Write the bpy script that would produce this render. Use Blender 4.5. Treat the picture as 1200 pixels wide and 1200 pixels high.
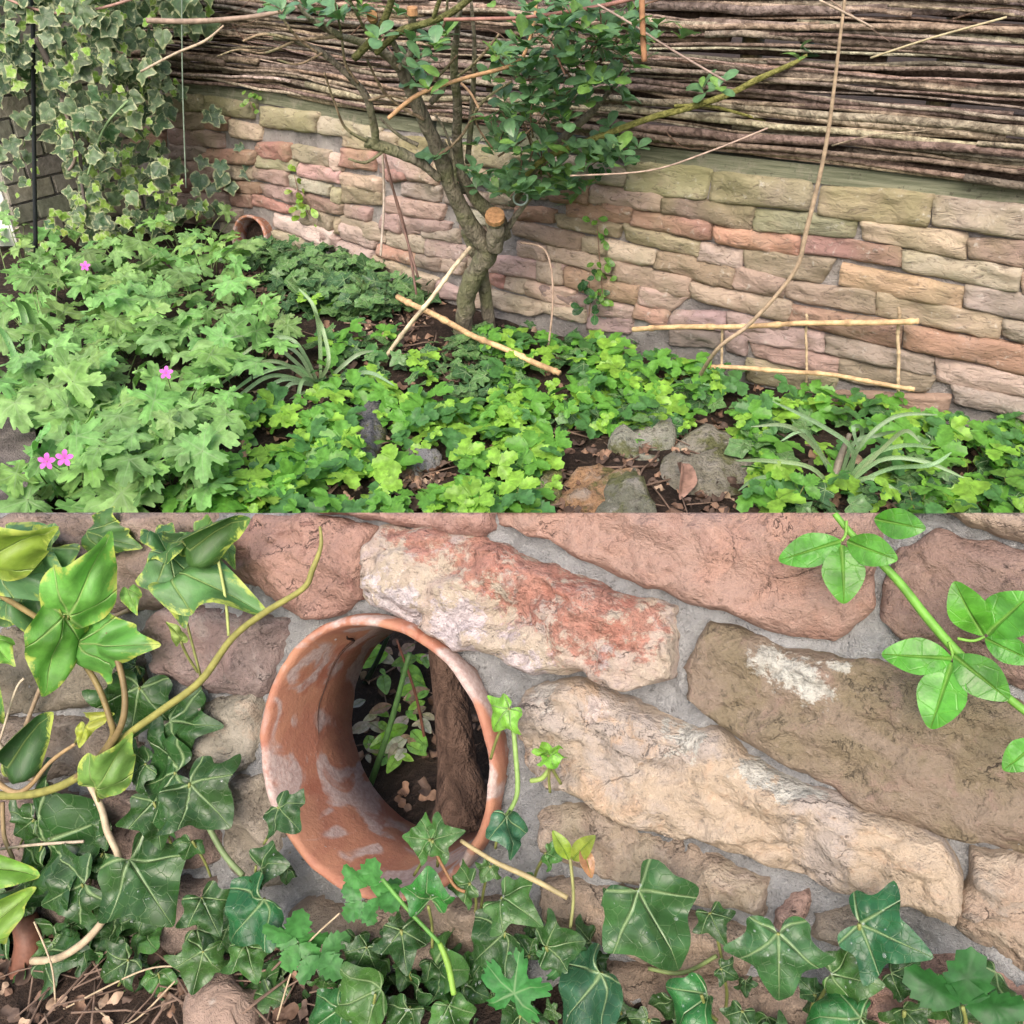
import bpy, math, random
import numpy as np
from mathutils import Vector, Matrix, noise
rnd = random.Random(11)
scene = bpy.context.scene
for o in list(bpy.data.objects): bpy.data.objects.remove(o)
col = scene.collection
# ------------------------------------------------------------------ camera, sky, sun, exposure
PITCH = math.radians(33.0); FPX = 1000.0
CAM = Vector((0, 0, 1.0))
cam_d = bpy.data.cameras.new('camera'); cam_d.sensor_width = 36; cam_d.lens = 36*FPX/1200
cam_d.clip_start = 0.01; cam_d.clip_end = 500
cam = bpy.data.objects.new('camera', cam_d); col.objects.link(cam)
cam.location = CAM; cam.rotation_euler = (math.pi/2-PITCH, 0, 0); scene.camera = cam
SUN_EL, SUN_AZ = math.radians(46), math.radians(196)     # azimuth clockwise from +Y: behind the camera, to its left
world = bpy.data.worlds.new('World'); scene.world = world; world.use_nodes = True
wn = world.node_tree.nodes; wl = world.node_tree.links
sky = wn.new('ShaderNodeTexSky'); sky.sky_type = 'NISHITA'; sky.sun_disc = False
sky.sun_elevation = SUN_EL; sky.sun_rotation = SUN_AZ; sky.dust_density = 5.0; sky.air_density = 1.0; sky.ozone_density = 0.6
wl.new(sky.outputs[0], wn['Background'].inputs[0]); wn['Background'].inputs[1].default_value = 0.15
sd = bpy.data.lights.new('sun', 'SUN'); sd.energy = 1.1; sd.angle = math.radians(50); sd.color = (1, .97, .92)
sun = bpy.data.objects.new('sun', sd); col.objects.link(sun)
tosun = Vector((math.sin(SUN_AZ)*math.cos(SUN_EL), math.cos(SUN_AZ)*math.cos(SUN_EL), math.sin(SUN_EL)))
sun.rotation_euler = tosun.to_track_quat('Z', 'Y').to_euler(); sun.location = (0, 0, 6)
scene.view_settings.view_transform = 'Standard'; scene.view_settings.look = 'None'
scene.view_settings.gamma = 1; scene.view_settings.use_curve_mapping = False
scene.view_settings.exposure = 0.96
scene.render.resolution_x = scene.render.resolution_y = 1024
scene.render.engine = 'CYCLES'
cy = scene.cycles; cy.max_bounces = 4; cy.diffuse_bounces = 2; cy.glossy_bounces = 2; cy.transmission_bounces = 2; cy.transparent_max_bounces = 4; cy.caustics_reflective = False; cy.caustics_refractive = False

# ------------------------------------------------------------------ geometry of the place
CP, SP = math.cos(PITCH), math.sin(PITCH)
CX, CU, CF = Vector((1, 0, 0)), Vector((0, SP, CP)), Vector((0, CP, -SP))
def ray(px, py): return CX*((px-600)/FPX) + CU*((600-py)/FPX) + CF
def at_depth(px, py, z): return CAM + ray(px, py)*z
def at_fwd(px, py, f): r = ray(px, py); return CAM + r*(f/r.y)
def pix(p):
    q = p-CAM; z = q.dot(CF)
    return (600+FPX*q.dot(CX)/z, 600-FPX*q.dot(CU)/z, z)
def fbm(p, o=4): return noise.fractal(p, 1.0, 2.0, o, noise_basis='PERLIN_ORIGINAL')
def sstep(a, b, x):
    t = min(1, max(0, (x-a)/(b-a))); return t*t*(3-2*t)
# terrain: a terrace with the near wall, a bank behind it, then the flat bed up to the far wall
def ground_z(x, y):
    zt = min(.56, max(.02, .375+.36*x)) - .035*sstep(.45, .62, y)
    bank = .945-.655*y
    base = .004+.016*fbm(Vector((x*1.7, y*1.7, 3)), 3)
    z = min(zt, bank)
    z = max(z, base) if y < 3 else base
    return z + .006*fbm(Vector((x*14, y*14, 1)), 3)
def on_ground(px, py, lift=0):
    r = ray(px, py); z = .012
    for _ in range(6):
        t = (1-z-lift)/(-r.z); p = CAM+r*t; z = ground_z(p.x, p.y)
    return p
# far wall: plan curve
BASE = [(-3.2, 5.2), (-2.2, 4.55), (-1.56, 4.0), (-1.08, 3.63), (-.504, 3.106), (-.056, 2.70), (.535, 2.264), (.99, 2.0), (1.26, 1.88), (1.9, 1.68), (2.7, 1.5)]
def catmull(pts, n=12, closed=False):
    P = [Vector(p) for p in pts]; out = []; m = len(P)
    for i in range(m if closed else m-1):
        g = (lambda k: P[k % m]) if closed else (lambda k: P[max(0, min(m-1, k))])
        a, b, c, d = g(i-1), g(i), g(i+1), g(i+2)
        for k in range(n):
            t = k/n
            out.append(.5*((2*b)+(c-a)*t+(2*a-5*b+4*c-d)*t*t+(3*b-a-3*c+d)*t**3))
    if not closed: out.append(P[-1].copy())
    return out
PC = catmull(BASE, 14)
PS = [0.0]
for a, b in zip(PC, PC[1:]): PS.append(PS[-1]+(b-a).length)
SMAX = PS[-1]
def curve_at(s):
    s = min(SMAX-1e-6, max(0, s)); lo, hi = 0, len(PS)-1
    while hi-lo > 1:
        m = (lo+hi)//2
        if PS[m] <= s: lo = m
        else: hi = m
    t = (s-PS[lo])/(PS[hi]-PS[lo]); p = PC[lo].lerp(PC[hi], t)
    d0 = (PC[hi]-PC[max(0, lo-1)]); d1 = (PC[min(len(PC)-1, hi+1)]-PC[lo]); d = d0.lerp(d1, t).normalized()
    return p, Vector((d.y, -d.x)) if d.x > 0 else Vector((-d.y, d.x))
def W(s, z, d=0):
    p, n = curve_at(s); return Vector((p.x+n.x*d, p.y+n.y*d, z))
def wall_sz(px, py):
    r = ray(px, py); best = None
    for i in range(len(PC)-1):
        a, b = PC[i], PC[i+1]; e = b-a
        det = r.x*(-e.y)+r.y*e.x
        if abs(det) < 1e-9: continue
        t = (a.x*(-e.y)+a.y*e.x)/det; k = (r.x*a.y-r.y*a.x)/det
        if 0 <= k <= 1 and t > 0: best = (PS[i]+k*(PS[i+1]-PS[i]), 1+r.z*t)
    return best
# near wall: a battered stone face in front of the camera (u along it, v up it, d out of it)
NA = math.radians(25); NC, NS = math.cos(NA), math.sin(NA); NK = NC*.62
NU = CX*NC - CF*NS; NV = CU; NN = CX*(-NS) - CF*NC; NO = CAM - NN*NK
def NW(u, v, d=0): return NO + NU*u + NV*v + NN*d
def near_uv(px, py):
    x, y = (px-600)/FPX, (600-py)/FPX; t = NK/(NS*x+NC)
    return (NC*x*t - NS*t, y*t)
def NP(px, py, d=0):
    x, y = (px-600)/FPX, (600-py)/FPX; t = (NK-d)/(NS*x+NC); return at_depth(px, py, t)

# ------------------------------------------------------------------ object helpers
WM = {}; MC = {}
def put(o, parent, M):
    col.objects.link(o); WM[o.name] = M
    if parent is not None:
        o.parent = parent; o.matrix_basis = WM[parent.name].inverted() @ M
    else: o.matrix_basis = M
    return o
def tag(o, label=None, cat=None, group=None, kind=None):
    if label: o['label'] = label
    if cat: o['category'] = cat
    if group: o['group'] = group
    if kind: o['kind'] = kind
    return o
def obj(name, me, mat, parent=None, M=None, color=None):
    if mat is not None:
        if not me.materials: me.materials.append(mat)
        elif me.materials[0] != mat:
            key = (me.name, mat.name)
            if key not in MC: MC[key] = me.copy(); MC[key].materials.clear(); MC[key].materials.append(mat)
            me = MC[key]
    o = bpy.data.objects.new(name, me); put(o, parent, M.copy() if M else Matrix())
    if color is not None: o.color = (*color, 1)
    return o
def thing(name, loc, label, cat, group=None):
    o = bpy.data.objects.new(name, None); o.empty_display_size = .05
    put(o, None, Matrix.Translation(loc)); return tag(o, label, cat, group)
def mesh(name, V, F, smooth=True):
    me = bpy.data.meshes.new(name); me.from_pydata([tuple(v) for v in V], [], F)
    if smooth: me.polygons.foreach_set('use_smooth', [True]*len(me.polygons))
    me.update(); return me
class MB:
    def __init__(s): s.V = []; s.F = []
    def add(s, V, F):
        k = len(s.V); s.V += [tuple(v) for v in V]; s.F += [tuple(i+k for i in f) for f in F]; return s
    def tube(s, pts, radii, sides=6, cap=True):
        P = [Vector(p) for p in pts]; n = len(P)
        if not hasattr(radii, '__len__'): radii = [radii]*n
        t0 = (P[1]-P[0]).normalized(); ref = Vector((0, 0, 1)) if abs(t0.z) < .9 else Vector((1, 0, 0))
        a = t0.cross(ref).normalized(); V = []; F = []
        for i in range(n):
            t = (P[min(n-1, i+1)]-P[max(0, i-1)]).normalized()
            a = (a - t*a.dot(t)).normalized(); b = t.cross(a)
            for k in range(sides):
                w = 2*math.pi*k/sides; V.append(P[i]+(a*math.cos(w)+b*math.sin(w))*radii[i])
        for i in range(n-1):
            for k in range(sides):
                k2 = (k+1) % sides; F.append((i*sides+k, i*sides+k2, (i+1)*sides+k2, (i+1)*sides+k))
        if cap: F.append(tuple(range(sides))[::-1]); F.append(tuple((n-1)*sides+k for k in range(sides)))
        return s.add(V, F)
    def box(s, c, hx, hy, hz, X=Vector((1, 0, 0)), Y=Vector((0, 1, 0)), Z=Vector((0, 0, 1))):
        V = [c+X*(hx*i)+Y*(hy*j)+Z*(hz*k) for k in (-1, 1) for j in (-1, 1) for i in (-1, 1)]
        return s.add(V, [(0, 2, 3, 1), (4, 5, 7, 6), (0, 1, 5, 4), (2, 6, 7, 3), (0, 4, 6, 2), (1, 3, 7, 5)])
    def me(s, name, smooth=True): return mesh(name, s.V, s.F, smooth)
def tube_obj(name, pts, radii, mat, parent=None, sides=7, color=None, n=6):
    P = catmull(pts, n) if len(pts) > 2 else [Vector(pts[0]).lerp(Vector(pts[1]), k/8) for k in range(9)]
    if hasattr(radii, '__len__'): R = list(np.interp(np.linspace(0, len(radii)-1, len(P)), range(len(radii)), radii))
    else: R = [radii]*len(P)
    return obj(name, MB().tube(P, R, sides).me(name), mat, parent, None, color)
def frame(P, t, n, s):
    y = t.normalized(); z = n-y*n.dot(y)
    if z.length < 1e-4: z = y.orthogonal()
    z.normalize(); x = y.cross(z)
    M = Matrix((x, y, z)).transposed().to_4x4() @ Matrix.Diagonal((s, s, s, 1)); M.translation = P; return M
def inpoly(x, y, P):
    c = False; j = len(P)-1
    for i in range(len(P)):
        if (P[i][1] > y) != (P[j][1] > y) and x < (P[j][0]-P[i][0])*(y-P[i][1])/(P[j][1]-P[i][1])+P[i][0]: c = not c
        j = i
    return c

# ------------------------------------------------------------------ materials
class NT:
    def __init__(s, name):
        s.m = bpy.data.materials.new(name); s.m.use_nodes = True; s.t = s.m.node_tree; s.b = s.t.nodes['Principled BSDF']
    def n(s, typ, ins={}, **kw):
        x = s.t.nodes.new(typ)
        for k, v in kw.items(): setattr(x, k, v)
        for k, v in ins.items(): s.set(x.inputs[k], v)
        return x
    def set(s, sock, v):
        if hasattr(v, 'is_linked') or isinstance(v, bpy.types.NodeSocket): s.t.links.new(v, sock)
        else: sock.default_value = (*v, 1) if (hasattr(v, '__len__') and len(v) == 3 and sock.type == 'RGBA') else v
    def math(s, op, a, b=0.0, c=None, clamp=False):
        x = s.t.nodes.new('ShaderNodeMath'); x.operation = op; x.use_clamp = clamp; s.set(x.inputs[0], a); s.set(x.inputs[1], b)
        if c is not None: s.set(x.inputs[2], c)
        return x.outputs[0]
    def mix(s, f, a, b, blend='MIX'):
        x = s.t.nodes.new('ShaderNodeMix'); x.data_type = 'RGBA'; x.blend_type = blend
        s.set(x.inputs[0], f); s.set(x.inputs[6], a); s.set(x.inputs[7], b); return x.outputs[2]
    def noise(s, vec, scale, detail=4, rough=.55, dist=0):
        return s.n('ShaderNodeTexNoise', {'Vector': vec, 'Scale': scale, 'Detail': detail, 'Roughness': rough, 'Distortion': dist}).outputs['Fac']
    def rng(s, v, a, b, c=0.0, d=1.0): return s.n('ShaderNodeMapRange', {0: v, 1: a, 2: b, 3: c, 4: d}, interpolation_type='SMOOTHSTEP').outputs[0]
    def pos(s): return s.n('ShaderNodeNewGeometry').outputs['Position']
    def objc(s): return s.n('ShaderNodeObjectInfo').outputs['Color']
    def rand(s): return s.n('ShaderNodeObjectInfo').outputs['Random']
    def uv(s): return s.n('ShaderNodeUVMap').outputs[0]
    def bump(s, h, strength, dist, prev=None):
        x = s.n('ShaderNodeBump', {'Height': h, 'Strength': strength, 'Distance': dist})
        if prev is not None: s.set(x.inputs['Normal'], prev)
        return x.outputs[0]
    def out(s, **k):
        names = {'col': 'Base Color', 'rough': 'Roughness', 'norm': 'Normal', 'coat': 'Coat Weight', 'spec': 'Specular IOR Level'}
        for a, v in k.items(): s.set(s.b.inputs[names[a]], v)
        return s.m
def hsv(N, c, v): return N.mix(1.0, c, N.n('ShaderNodeCombineColor', {0: v, 1: v, 2: v}).outputs[0], 'MULTIPLY')

def stone_far():
    N = NT('weathered_sandstone'); p = N.pos(); c = N.objc()
    a = N.noise(p, 11, 5, .6, .6); b = N.noise(p, 45, 5, .65); g = N.noise(p, 4.5, 3)
    sc = N.n('ShaderNodeMapping', {'Vector': p, 'Scale': (1, 1, 2.6)}).outputs[0]; st = N.noise(sc, 24, 6, .72, 1.6)
    c = N.mix(N.rng(a, .5, .72, 0, .5), c, (.46, .33, .26)); c = N.mix(N.rng(g, .54, .7, 0, .42), c, (.2, .19, .1))
    c = N.mix(.2, c, (.33, .29, .26)); zz = N.n('ShaderNodeSeparateXYZ', {0: p}).outputs[2]; c = N.mix(N.math('MULTIPLY', N.rng(zz, .22, .6, 0, .55), N.rng(g, .36, .6)), c, (.27, .26, .11)); c = N.mix(N.rng(st, .3, .48, .75, 0), c, (.1, .075, .06)); c = N.mix(N.rng(b, .58, .74, 0, .5), c, (.62, .58, .52))
    h = N.math('ADD', N.math('MULTIPLY', st, 1.0), N.math('MULTIPLY', b, .5))
    return N.out(col=c, rough=.92, norm=N.bump(h, .9, .012), spec=.25)
def stone_near(name, c1, c2, c3, seed, lich=[], scale=1.0):
    c1, c2, c3 = (tuple(.8*(.87*x+.13*sum(q)/3) for x in q) for q in (c1, c2, c3))
    N = NT(name); p = N.n('ShaderNodeMapping', {'Vector': N.pos(), 'Location': (seed*3.1, seed*1.7, seed)}).outputs[0]
    a = N.noise(p, 16*scale, 4, .62, .8); b = N.noise(p, 38, 5, .68, .5); d = N.noise(p, 170, 4, .72)
    c = N.mix(N.rng(a, .42, .58), c1, c2); c = N.mix(N.rng(b, .52, .66, 0, .85), c, c3)
    c = N.mix(N.rng(d, .54, .75, 0, .45), c, tuple(min(1, x*1.5+.04) for x in c1))
    c = N.mix(N.rng(d, .46, .3, 0, .6), c, tuple(x*.34 for x in c2))
    mp = N.n('ShaderNodeMapping', {'Vector': N.n('ShaderNodeVectorMath', {0: p, 1: N.n('ShaderNodeVectorMath', {0: (.05, .05, .05), 1: N.n('ShaderNodeCombineXYZ', {0: b, 1: a, 2: b}).outputs[0]}, operation='MULTIPLY').outputs[0]}, operation='ADD').outputs[0], 'Rotation': (0, math.radians(14), 0), 'Scale': (14, 16, 46)}).outputs[0]
    cr = N.n('ShaderNodeTexVoronoi', {'Vector': mp, 'Scale': 1.1}, feature='DISTANCE_TO_EDGE').outputs['Distance']
    crm = N.math('MULTIPLY', N.rng(cr, 0, .013, 1, 0), N.rng(a, .49, .6))
    c = N.mix(N.math('MULTIPLY', crm, .6), c, (.09, .065, .055))
    if lich: ln = N.math('SUBTRACT', N.noise(p, 80, 6, .75), .5)
    for (pt, r, lc) in lich:
        dd = N.n('ShaderNodeVectorMath', {0: N.pos(), 1: tuple(pt)}, operation='DISTANCE').outputs['Value']
        m = N.rng(N.math('SUBTRACT', dd, N.math('MULTIPLY', ln, r*4.2)), r*1.15, r*(.75 if lc[2] > .4 else .6))
        c = N.mix(N.math('MULTIPLY', m, .85), c, N.mix(N.rng(d, .35, .6), tuple(x*.55 for x in lc), lc))
    h = N.math('ADD', b, N.math('MULTIPLY', d, .6))
    return N.out(col=c, rough=N.rng(a, .3, .7, .62, .92), norm=N.bump(N.math('SUBTRACT', h, N.math('MULTIPLY', crm, .5)), 1.0, .007), spec=.35)
def mortar_mat(name, c1, c2, s):
    N = NT(name); p = N.pos(); a = N.noise(p, 14*s, 5, .6); b = N.noise(p, 90*s, 5, .7); f = N.noise(p, 330*s, 3, .7)
    c = N.mix(N.rng(a, .35, .65), c1, c2); c = N.mix(N.rng(b, .56, .72, 0, .6), c, tuple(min(1, x*1.5) for x in c2)); c = N.mix(N.rng(b, .42, .3, 0, .7), c, tuple(x*.35 for x in c1))
    return N.out(col=c, rough=.95, norm=N.bump(N.math('ADD', b, N.math('MULTIPLY', f, .8)), 1, .009/s), spec=.2)
def bark_mat(name, dark, light, sc=(30, 30, 8), moss=None):
    N = NT(name); p = N.pos(); c0 = N.objc()
    m = N.noise(N.n('ShaderNodeMapping', {'Vector': p, 'Scale': sc}).outputs[0], 1.6, 5, .65, .6); b = N.noise(p, 60, 4, .6)
    c = N.mix(N.rng(m, .35, .65), dark, light); c = N.mix(1.0, c, c0, 'MULTIPLY')
    if moss: c = N.mix(N.rng(N.noise(p, 7, 4, .6), .46, .62, 0, .85), c, moss)
    return N.out(col=c, rough=.85, norm=N.bump(N.math('ADD', m, N.math('MULTIPLY', b, .8)), 1.0, .016), spec=.25)
def plain(name, c, rough=.8, var=.35, sc=30, bump=.004, spec=.3, use_obj=False):
    N = NT(name); p = N.pos(); a = N.noise(p, sc, 5, .65); cc = N.objc() if use_obj else c
    v = N.rng(a, .25, .75, 1-var, 1+var)
    return N.out(col=hsv(N, cc, v), rough=rough, norm=N.bump(a, .7, bump), spec=spec)
def leaf_mat(name, veins=(), vein_col=(.3, .42, .2), vein_w=.02, vstr=.6, edge=None, edge_w=(.0, .5), rough=.4, trans=.25, net=6.0, spec=.4, wet=0.0, netstr=.25, bump=True):
    N = NT(name); uv = N.uv(); c = N.objc(); p = N.pos(); r = N.rand()
    uvr = N.n('ShaderNodeVectorMath', {0: uv, 1: N.n('ShaderNodeCombineXYZ', {0: N.math('MULTIPLY', r, 37.0), 1: N.math('MULTIPLY', r, 91.0)}).outputs[0]}, operation='ADD').outputs[0]
    a = N.noise(uvr, 3.2, 4, .6)
    c = hsv(N, c, N.rng(a, .3, .7, .72, 1.3))
    sx = N.n('ShaderNodeSeparateXYZ', {0: uv}); x, y = sx.outputs[0], sx.outputs[1]
    at = N.n('ShaderNodeAttribute', attribute_name='edge').outputs['Fac']
    if edge:
        e = N.math('SUBTRACT', at, N.math('MULTIPLY', N.math('SUBTRACT', N.noise(uvr, 4.0, 5, .7), .5), 1.5))
        em = N.rng(e, edge_w[1], edge_w[0])
        c = N.mix(em, c, edge)
    vm = None
    for th in veins:
        t = math.radians(th); cr = N.math('ABSOLUTE', N.math('SUBTRACT', N.math('MULTIPLY', x, math.cos(t)), N.math('MULTIPLY', y, math.sin(t))))
        dt = N.math('ADD', N.math('MULTIPLY', x, math.sin(t)), N.math('MULTIPLY', y, math.cos(t)))
        w = N.math('MULTIPLY', N.math('SUBTRACT', 1.15, dt), vein_w)
        k = N.math('MULTIPLY', N.math('SUBTRACT', 1.0, N.math('DIVIDE', cr, w), clamp=True), N.math('GREATER_THAN', dt, 0.0))
        vm = k if vm is None else N.math('MAXIMUM', vm, k)
    h = N.math('MULTIPLY', a, .3)
    if net:
        vo = N.n('ShaderNodeTexVoronoi', {'Vector': uv, 'Scale': net}, feature='DISTANCE_TO_EDGE').outputs['Distance']
        nm = N.rng(vo, 0, .035, netstr, 0); c = N.mix(nm, c, vein_col); h = N.math('SUBTRACT', h, N.math('MULTIPLY', nm, .5))
    if vm is not None:
        c = N.mix(N.math('MULTIPLY', vm, vstr), c, vein_col); h = N.math('SUBTRACT', h, N.math('MULTIPLY', vm, .7))
    ro = rough
    if wet: ro = N.rng(N.noise(uvr, 5, 3), .42, .6, rough, max(.06, rough-wet))
    m = N.out(col=c, rough=ro, spec=spec)
    if bump: N.out(norm=N.bump(h, .6, .004))
    tr = N.n('ShaderNodeBsdfTranslucent', {'Color': N.mix(1.0, c, (1.0, 1.3, .6), 'MULTIPLY')})
    ms = N.n('ShaderNodeMixShader', {0: trans, 1: N.b.outputs[0], 2: tr.outputs[0]})
    N.t.links.new(ms.outputs[0], N.t.nodes['Material Output'].inputs[0]); return m
def soil_mat():
    N = NT('leaf_mould_soil'); p = N.pos(); a = N.noise(p, 9, 6, .65, .5); b = N.noise(p, 60, 6, .7, .6); f = N.noise(p, 220, 4, .7)
    c = N.mix(N.rng(a, .35, .65), (.028, .02, .016), (.065, .043, .032)); c = N.mix(N.rng(b, .5, .7, 0, .7), c, (.15, .1, .075)); c = N.mix(N.rng(f, .62, .75, 0, .5), c, (.25, .19, .14))
    return N.out(col=c, rough=.95, norm=N.bump(N.math('ADD', b, N.math('MULTIPLY', f, .5)), 1, .02), spec=.2)
def terracotta():
    N = NT('terracotta'); p = N.pos(); a = N.noise(p, 13, 5, .6, .8); b = N.noise(p, 38, 5, .6, .5); f = N.noise(p, 240, 4, .7)
    ms = N.noise(N.n('ShaderNodeMapping', {'Vector': p, 'Scale': (1, 1, 1)}).outputs[0], 21, 3, .5, 1.2)
    c = N.mix(N.rng(a, .4, .6), (.33, .14, .09), (.4, .19, .115)); c = N.mix(N.rng(ms, .47, .57, 0, .8), c, N.mix(N.rng(f, .35, .65), (.36, .28, .26), (.5, .42, .39)))
    c = N.mix(N.rng(b, .58, .7, 0, .6), c, (.28, .09, .05)); c = N.mix(N.rng(f, .6, .75, 0, .35), c, (.6, .45, .38))
    return N.out(col=c, rough=N.rng(b, .3, .7, .55, .85), norm=N.bump(N.math('ADD', N.math('MULTIPLY', b, .4), f), .35, .003), spec=.45)

M_far = stone_far()
M_mort_far = mortar_mat('old_mortar', (.26, .24, .23), (.42, .39, .37), .7)
M_mort = mortar_mat('grey_mortar', (.27, .27, .27), (.42, .42, .42), 1.6)
M_soil = soil_mat(); M_terra = terracotta()
M_rod = bark_mat('stick_bark', (.4, .36, .33), (1.0, .95, .9), (26, 26, 26))
M_bark = bark_mat('shrub_bark', (.14, .12, .09), (.3, .265, .2), (30, 30, 10), (.2, .205, .11))
M_mossy = bark_mat('mossy_bark', (.17, .17, .045), (.3, .29, .09), (40, 40, 40))
M_twig = plain('dry_twig', None, .75, .35, 60, .002, use_obj=True)
def board_mat():
    N = NT('green_board'); p = N.pos(); g = N.noise(N.n('ShaderNodeMapping', {'Vector': p, 'Scale': (4, 4, 90)}).outputs[0], 1.5, 5, .7, .5); a = N.noise(p, 12, 5, .7); b = N.noise(p, 60, 4, .7)
    c = N.mix(N.rng(g, .35, .65), (.1, .11, .07), (.2, .205, .14)); c = N.mix(N.rng(a, .5, .66, 0, .7), c, (.25, .23, .18)); c = N.mix(N.rng(b, .42, .3, 0, .7), c, (.05, .045, .035))
    return N.out(col=c, rough=.9, norm=N.bump(g, .8, .006), spec=.2)
M_board = board_mat()
def rock_mat():
    N = NT('mossy_rock'); p = N.pos(); c = N.objc(); a = N.noise(p, 14, 6, .7, .5); b = N.noise(p, 70, 5, .7); g = N.noise(p, 9, 5, .7)
    c = N.mix(N.rng(a, .45, .65, 0, .6), c, (.4, .37, .33)); c = N.mix(N.rng(b, .5, .3, 0, .8), c, (.06, .05, .04)); c = N.mix(N.rng(g, .5, .6, 0, .8), c, (.13, .14, .045)); c = N.mix(N.rng(b, .62, .72, 0, .6), c, (.55, .52, .47))
    return N.out(col=c, rough=.95, norm=N.bump(N.math('ADD', a, N.math('MULTIPLY', b, .6)), 1, .03), spec=.2)
M_rock = rock_mat()
M_litter = plain('dead_leaf', None, .7, .45, 40, .002, use_obj=True)
M_stem = plain('green_stem', None, .5, .25, 90, .001, use_obj=True)
M_ivy = leaf_mat('ivy_leaf', (0, 52, -52, 118, -118), (.3, .42, .2), .03, .8, rough=.42, trans=.12, net=7, wet=.2, spec=.4, netstr=.14)
M_var = leaf_mat('variegated_leaf', (0, 50, -50, 115, -115), (.42, .55, .2), .025, .6, (.42, .5, .1), (-.08, .13), .4, .3, 9, netstr=.06)
M_varf = leaf_mat('cream_edged_leaf', (0, 50, -50), (.25, .3, .16), .03, .3, (.36, .39, .22), (-.02, .24), .45, .2, 0, bump=False)
M_oval = leaf_mat('oval_leaf', (0,), (.3, .5, .12), .03, .55, rough=.3, trans=.35, net=4, wet=.15, netstr=.1)
M_ger = leaf_mat('geranium_leaf', (0, 62, -62, 122, -122), (.3, .42, .22), .035, .5, rough=.55, trans=.3, net=0, spec=.3, bump=False)
M_straw = leaf_mat('strawberry_leaf', (), (.35, .5, .1), .03, .5, rough=.42, trans=.3, net=0, bump=False)
M_strap = leaf_mat('strap_leaf', (), (.3, .4, .2), rough=.4, trans=.2, net=0, bump=False)
M_laurel = leaf_mat('shrub_leaf', (0,), (.16, .28, .1), .04, .5, rough=.34, trans=.2, net=0, spec=.5, bump=False)

# ------------------------------------------------------------------ leaf meshes
def leaf_mesh(name, out, c, rings=(1, .86, .62, .34), cup=.12, fold=.12, wave=.05, seed=0, droop=.0):
    n = len(out); V = []; F = []; E = []
    for r in rings:
        for (x, y) in out: V.append((c[0]+(x-c[0])*r, c[1]+(y-c[1])*r)); E.append(1-r)
    V.append(c); E.append(1.0)
    for k in range(len(rings)-1):
        for i in range(n):
            j = (i+1) % n; F.append((k*n+i, k*n+j, (k+1)*n+j, (k+1)*n+i))
    L = (len(rings)-1)*n
    for i in range(n): F.append((L+i, L+(i+1) % n, len(V)-1))
    VV = []
    for (x, y) in V:
        q = x*x+(y-c[1])**2
        z = fold*abs(x) - cup*q + wave*noise.noise(Vector((x*2.6, y*2.6, seed*7.3))) - droop*max(0, y)**2
        VV.append((x, y, z))
    me = mesh(name, VV, F)
    uv = me.uv_layers.new(name='UVMap'); li = np.empty(len(me.loops), int); me.loops.foreach_get('vertex_index', li)
    uv.data.foreach_set('uv', np.array(V, float)[li].ravel())
    a = me.attributes.new('edge', 'FLOAT', 'POINT'); a.data.foreach_set('value', E)
    return me
def mirror(R): return R+[(-x, y) for (x, y) in R[-2:0:-1]]
def smooth_out(P, n=3): return [tuple(p) for p in catmull(P, n, True)]
IVY = [mirror([(0, 0), (.1, -.13), (.27, -.24), (.42, -.17), (.43, .0), (.5, .1), (.76, .26), (.58, .4), (.34, .47), (.27, .6), (.13, .85), (0, 1.0)]),
       mirror([(0, 0), (.12, -.17), (.33, -.26), (.5, -.12), (.48, .05), (.58, .16), (.86, .22), (.66, .42), (.42, .48), (.36, .62), (.17, .84), (0, .98)]),
       mirror([(0, 0), (.1, -.1), (.24, -.2), (.4, -.12), (.46, .08), (.56, .2), (.66, .38), (.5, .5), (.38, .58), (.28, .72), (.13, .9), (0, 1.02)])]
VAR = [mirror([(0, 0), (.12, -.1), (.3, -.14), (.46, .02), (.56, .2), (.52, .36), (.42, .5), (.28, .72), (.12, .92), (0, 1.03)]),
       mirror([(0, 0), (.14, -.14), (.36, -.18), (.5, .0), (.8, .18), (.6, .36), (.4, .46), (.3, .64), (.14, .86), (0, 1.0)])]
OVAL = mirror([(0, 0), (.07, .06), (.17, .22), (.235, .45), (.2, .68), (.1, .9), (0, 1.0)])
ivy_me = [leaf_mesh('ivy_leaf', smooth_out(IVY[i % 3]), (0, .2), cup=.05+.3*((i*5) % 9)/9, fold=.2*((i*7) % 9)/9-.06, wave=.3, seed=i, droop=.25*((i*4) % 9)/9-.05) for i in range(9)]
var_me = [leaf_mesh('variegated_leaf', smooth_out(VAR[i % 2]), (0, .25), cup=.15, fold=.3*(i % 3)-.1, wave=.3, seed=20+i, droop=.22) for i in range(6)]
oval_me = [leaf_mesh('oval_leaf', smooth_out(OVAL), (0, .45), cup=.2, fold=.25, wave=.06, seed=40+i, droop=.1) for i in range(4)]
ivy_lo = [leaf_mesh('ivy_leaf_small', IVY[i], (0, .2), (1, .6), cup=.15, fold=.1, wave=.15, seed=60+i) for i in range(3)]
var_lo = [leaf_mesh('cream_edged_leaf', (VAR[1], IVY[0], IVY[2], VAR[0])[i], (0, .22), (1, .72, .3), cup=.2, fold=.1, wave=.2, seed=70+i) for i in range(4)]
lau_lo = [leaf_mesh('shrub_leaf', mirror([(0, 0), (.14, .2), (.27, .45), (.3, .68), (.18, .92), (0, 1)]), (0, .5), (1, .5), cup=.25, fold=.2, wave=.05, seed=80+i, droop=.1) for i in range(3)]
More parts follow.
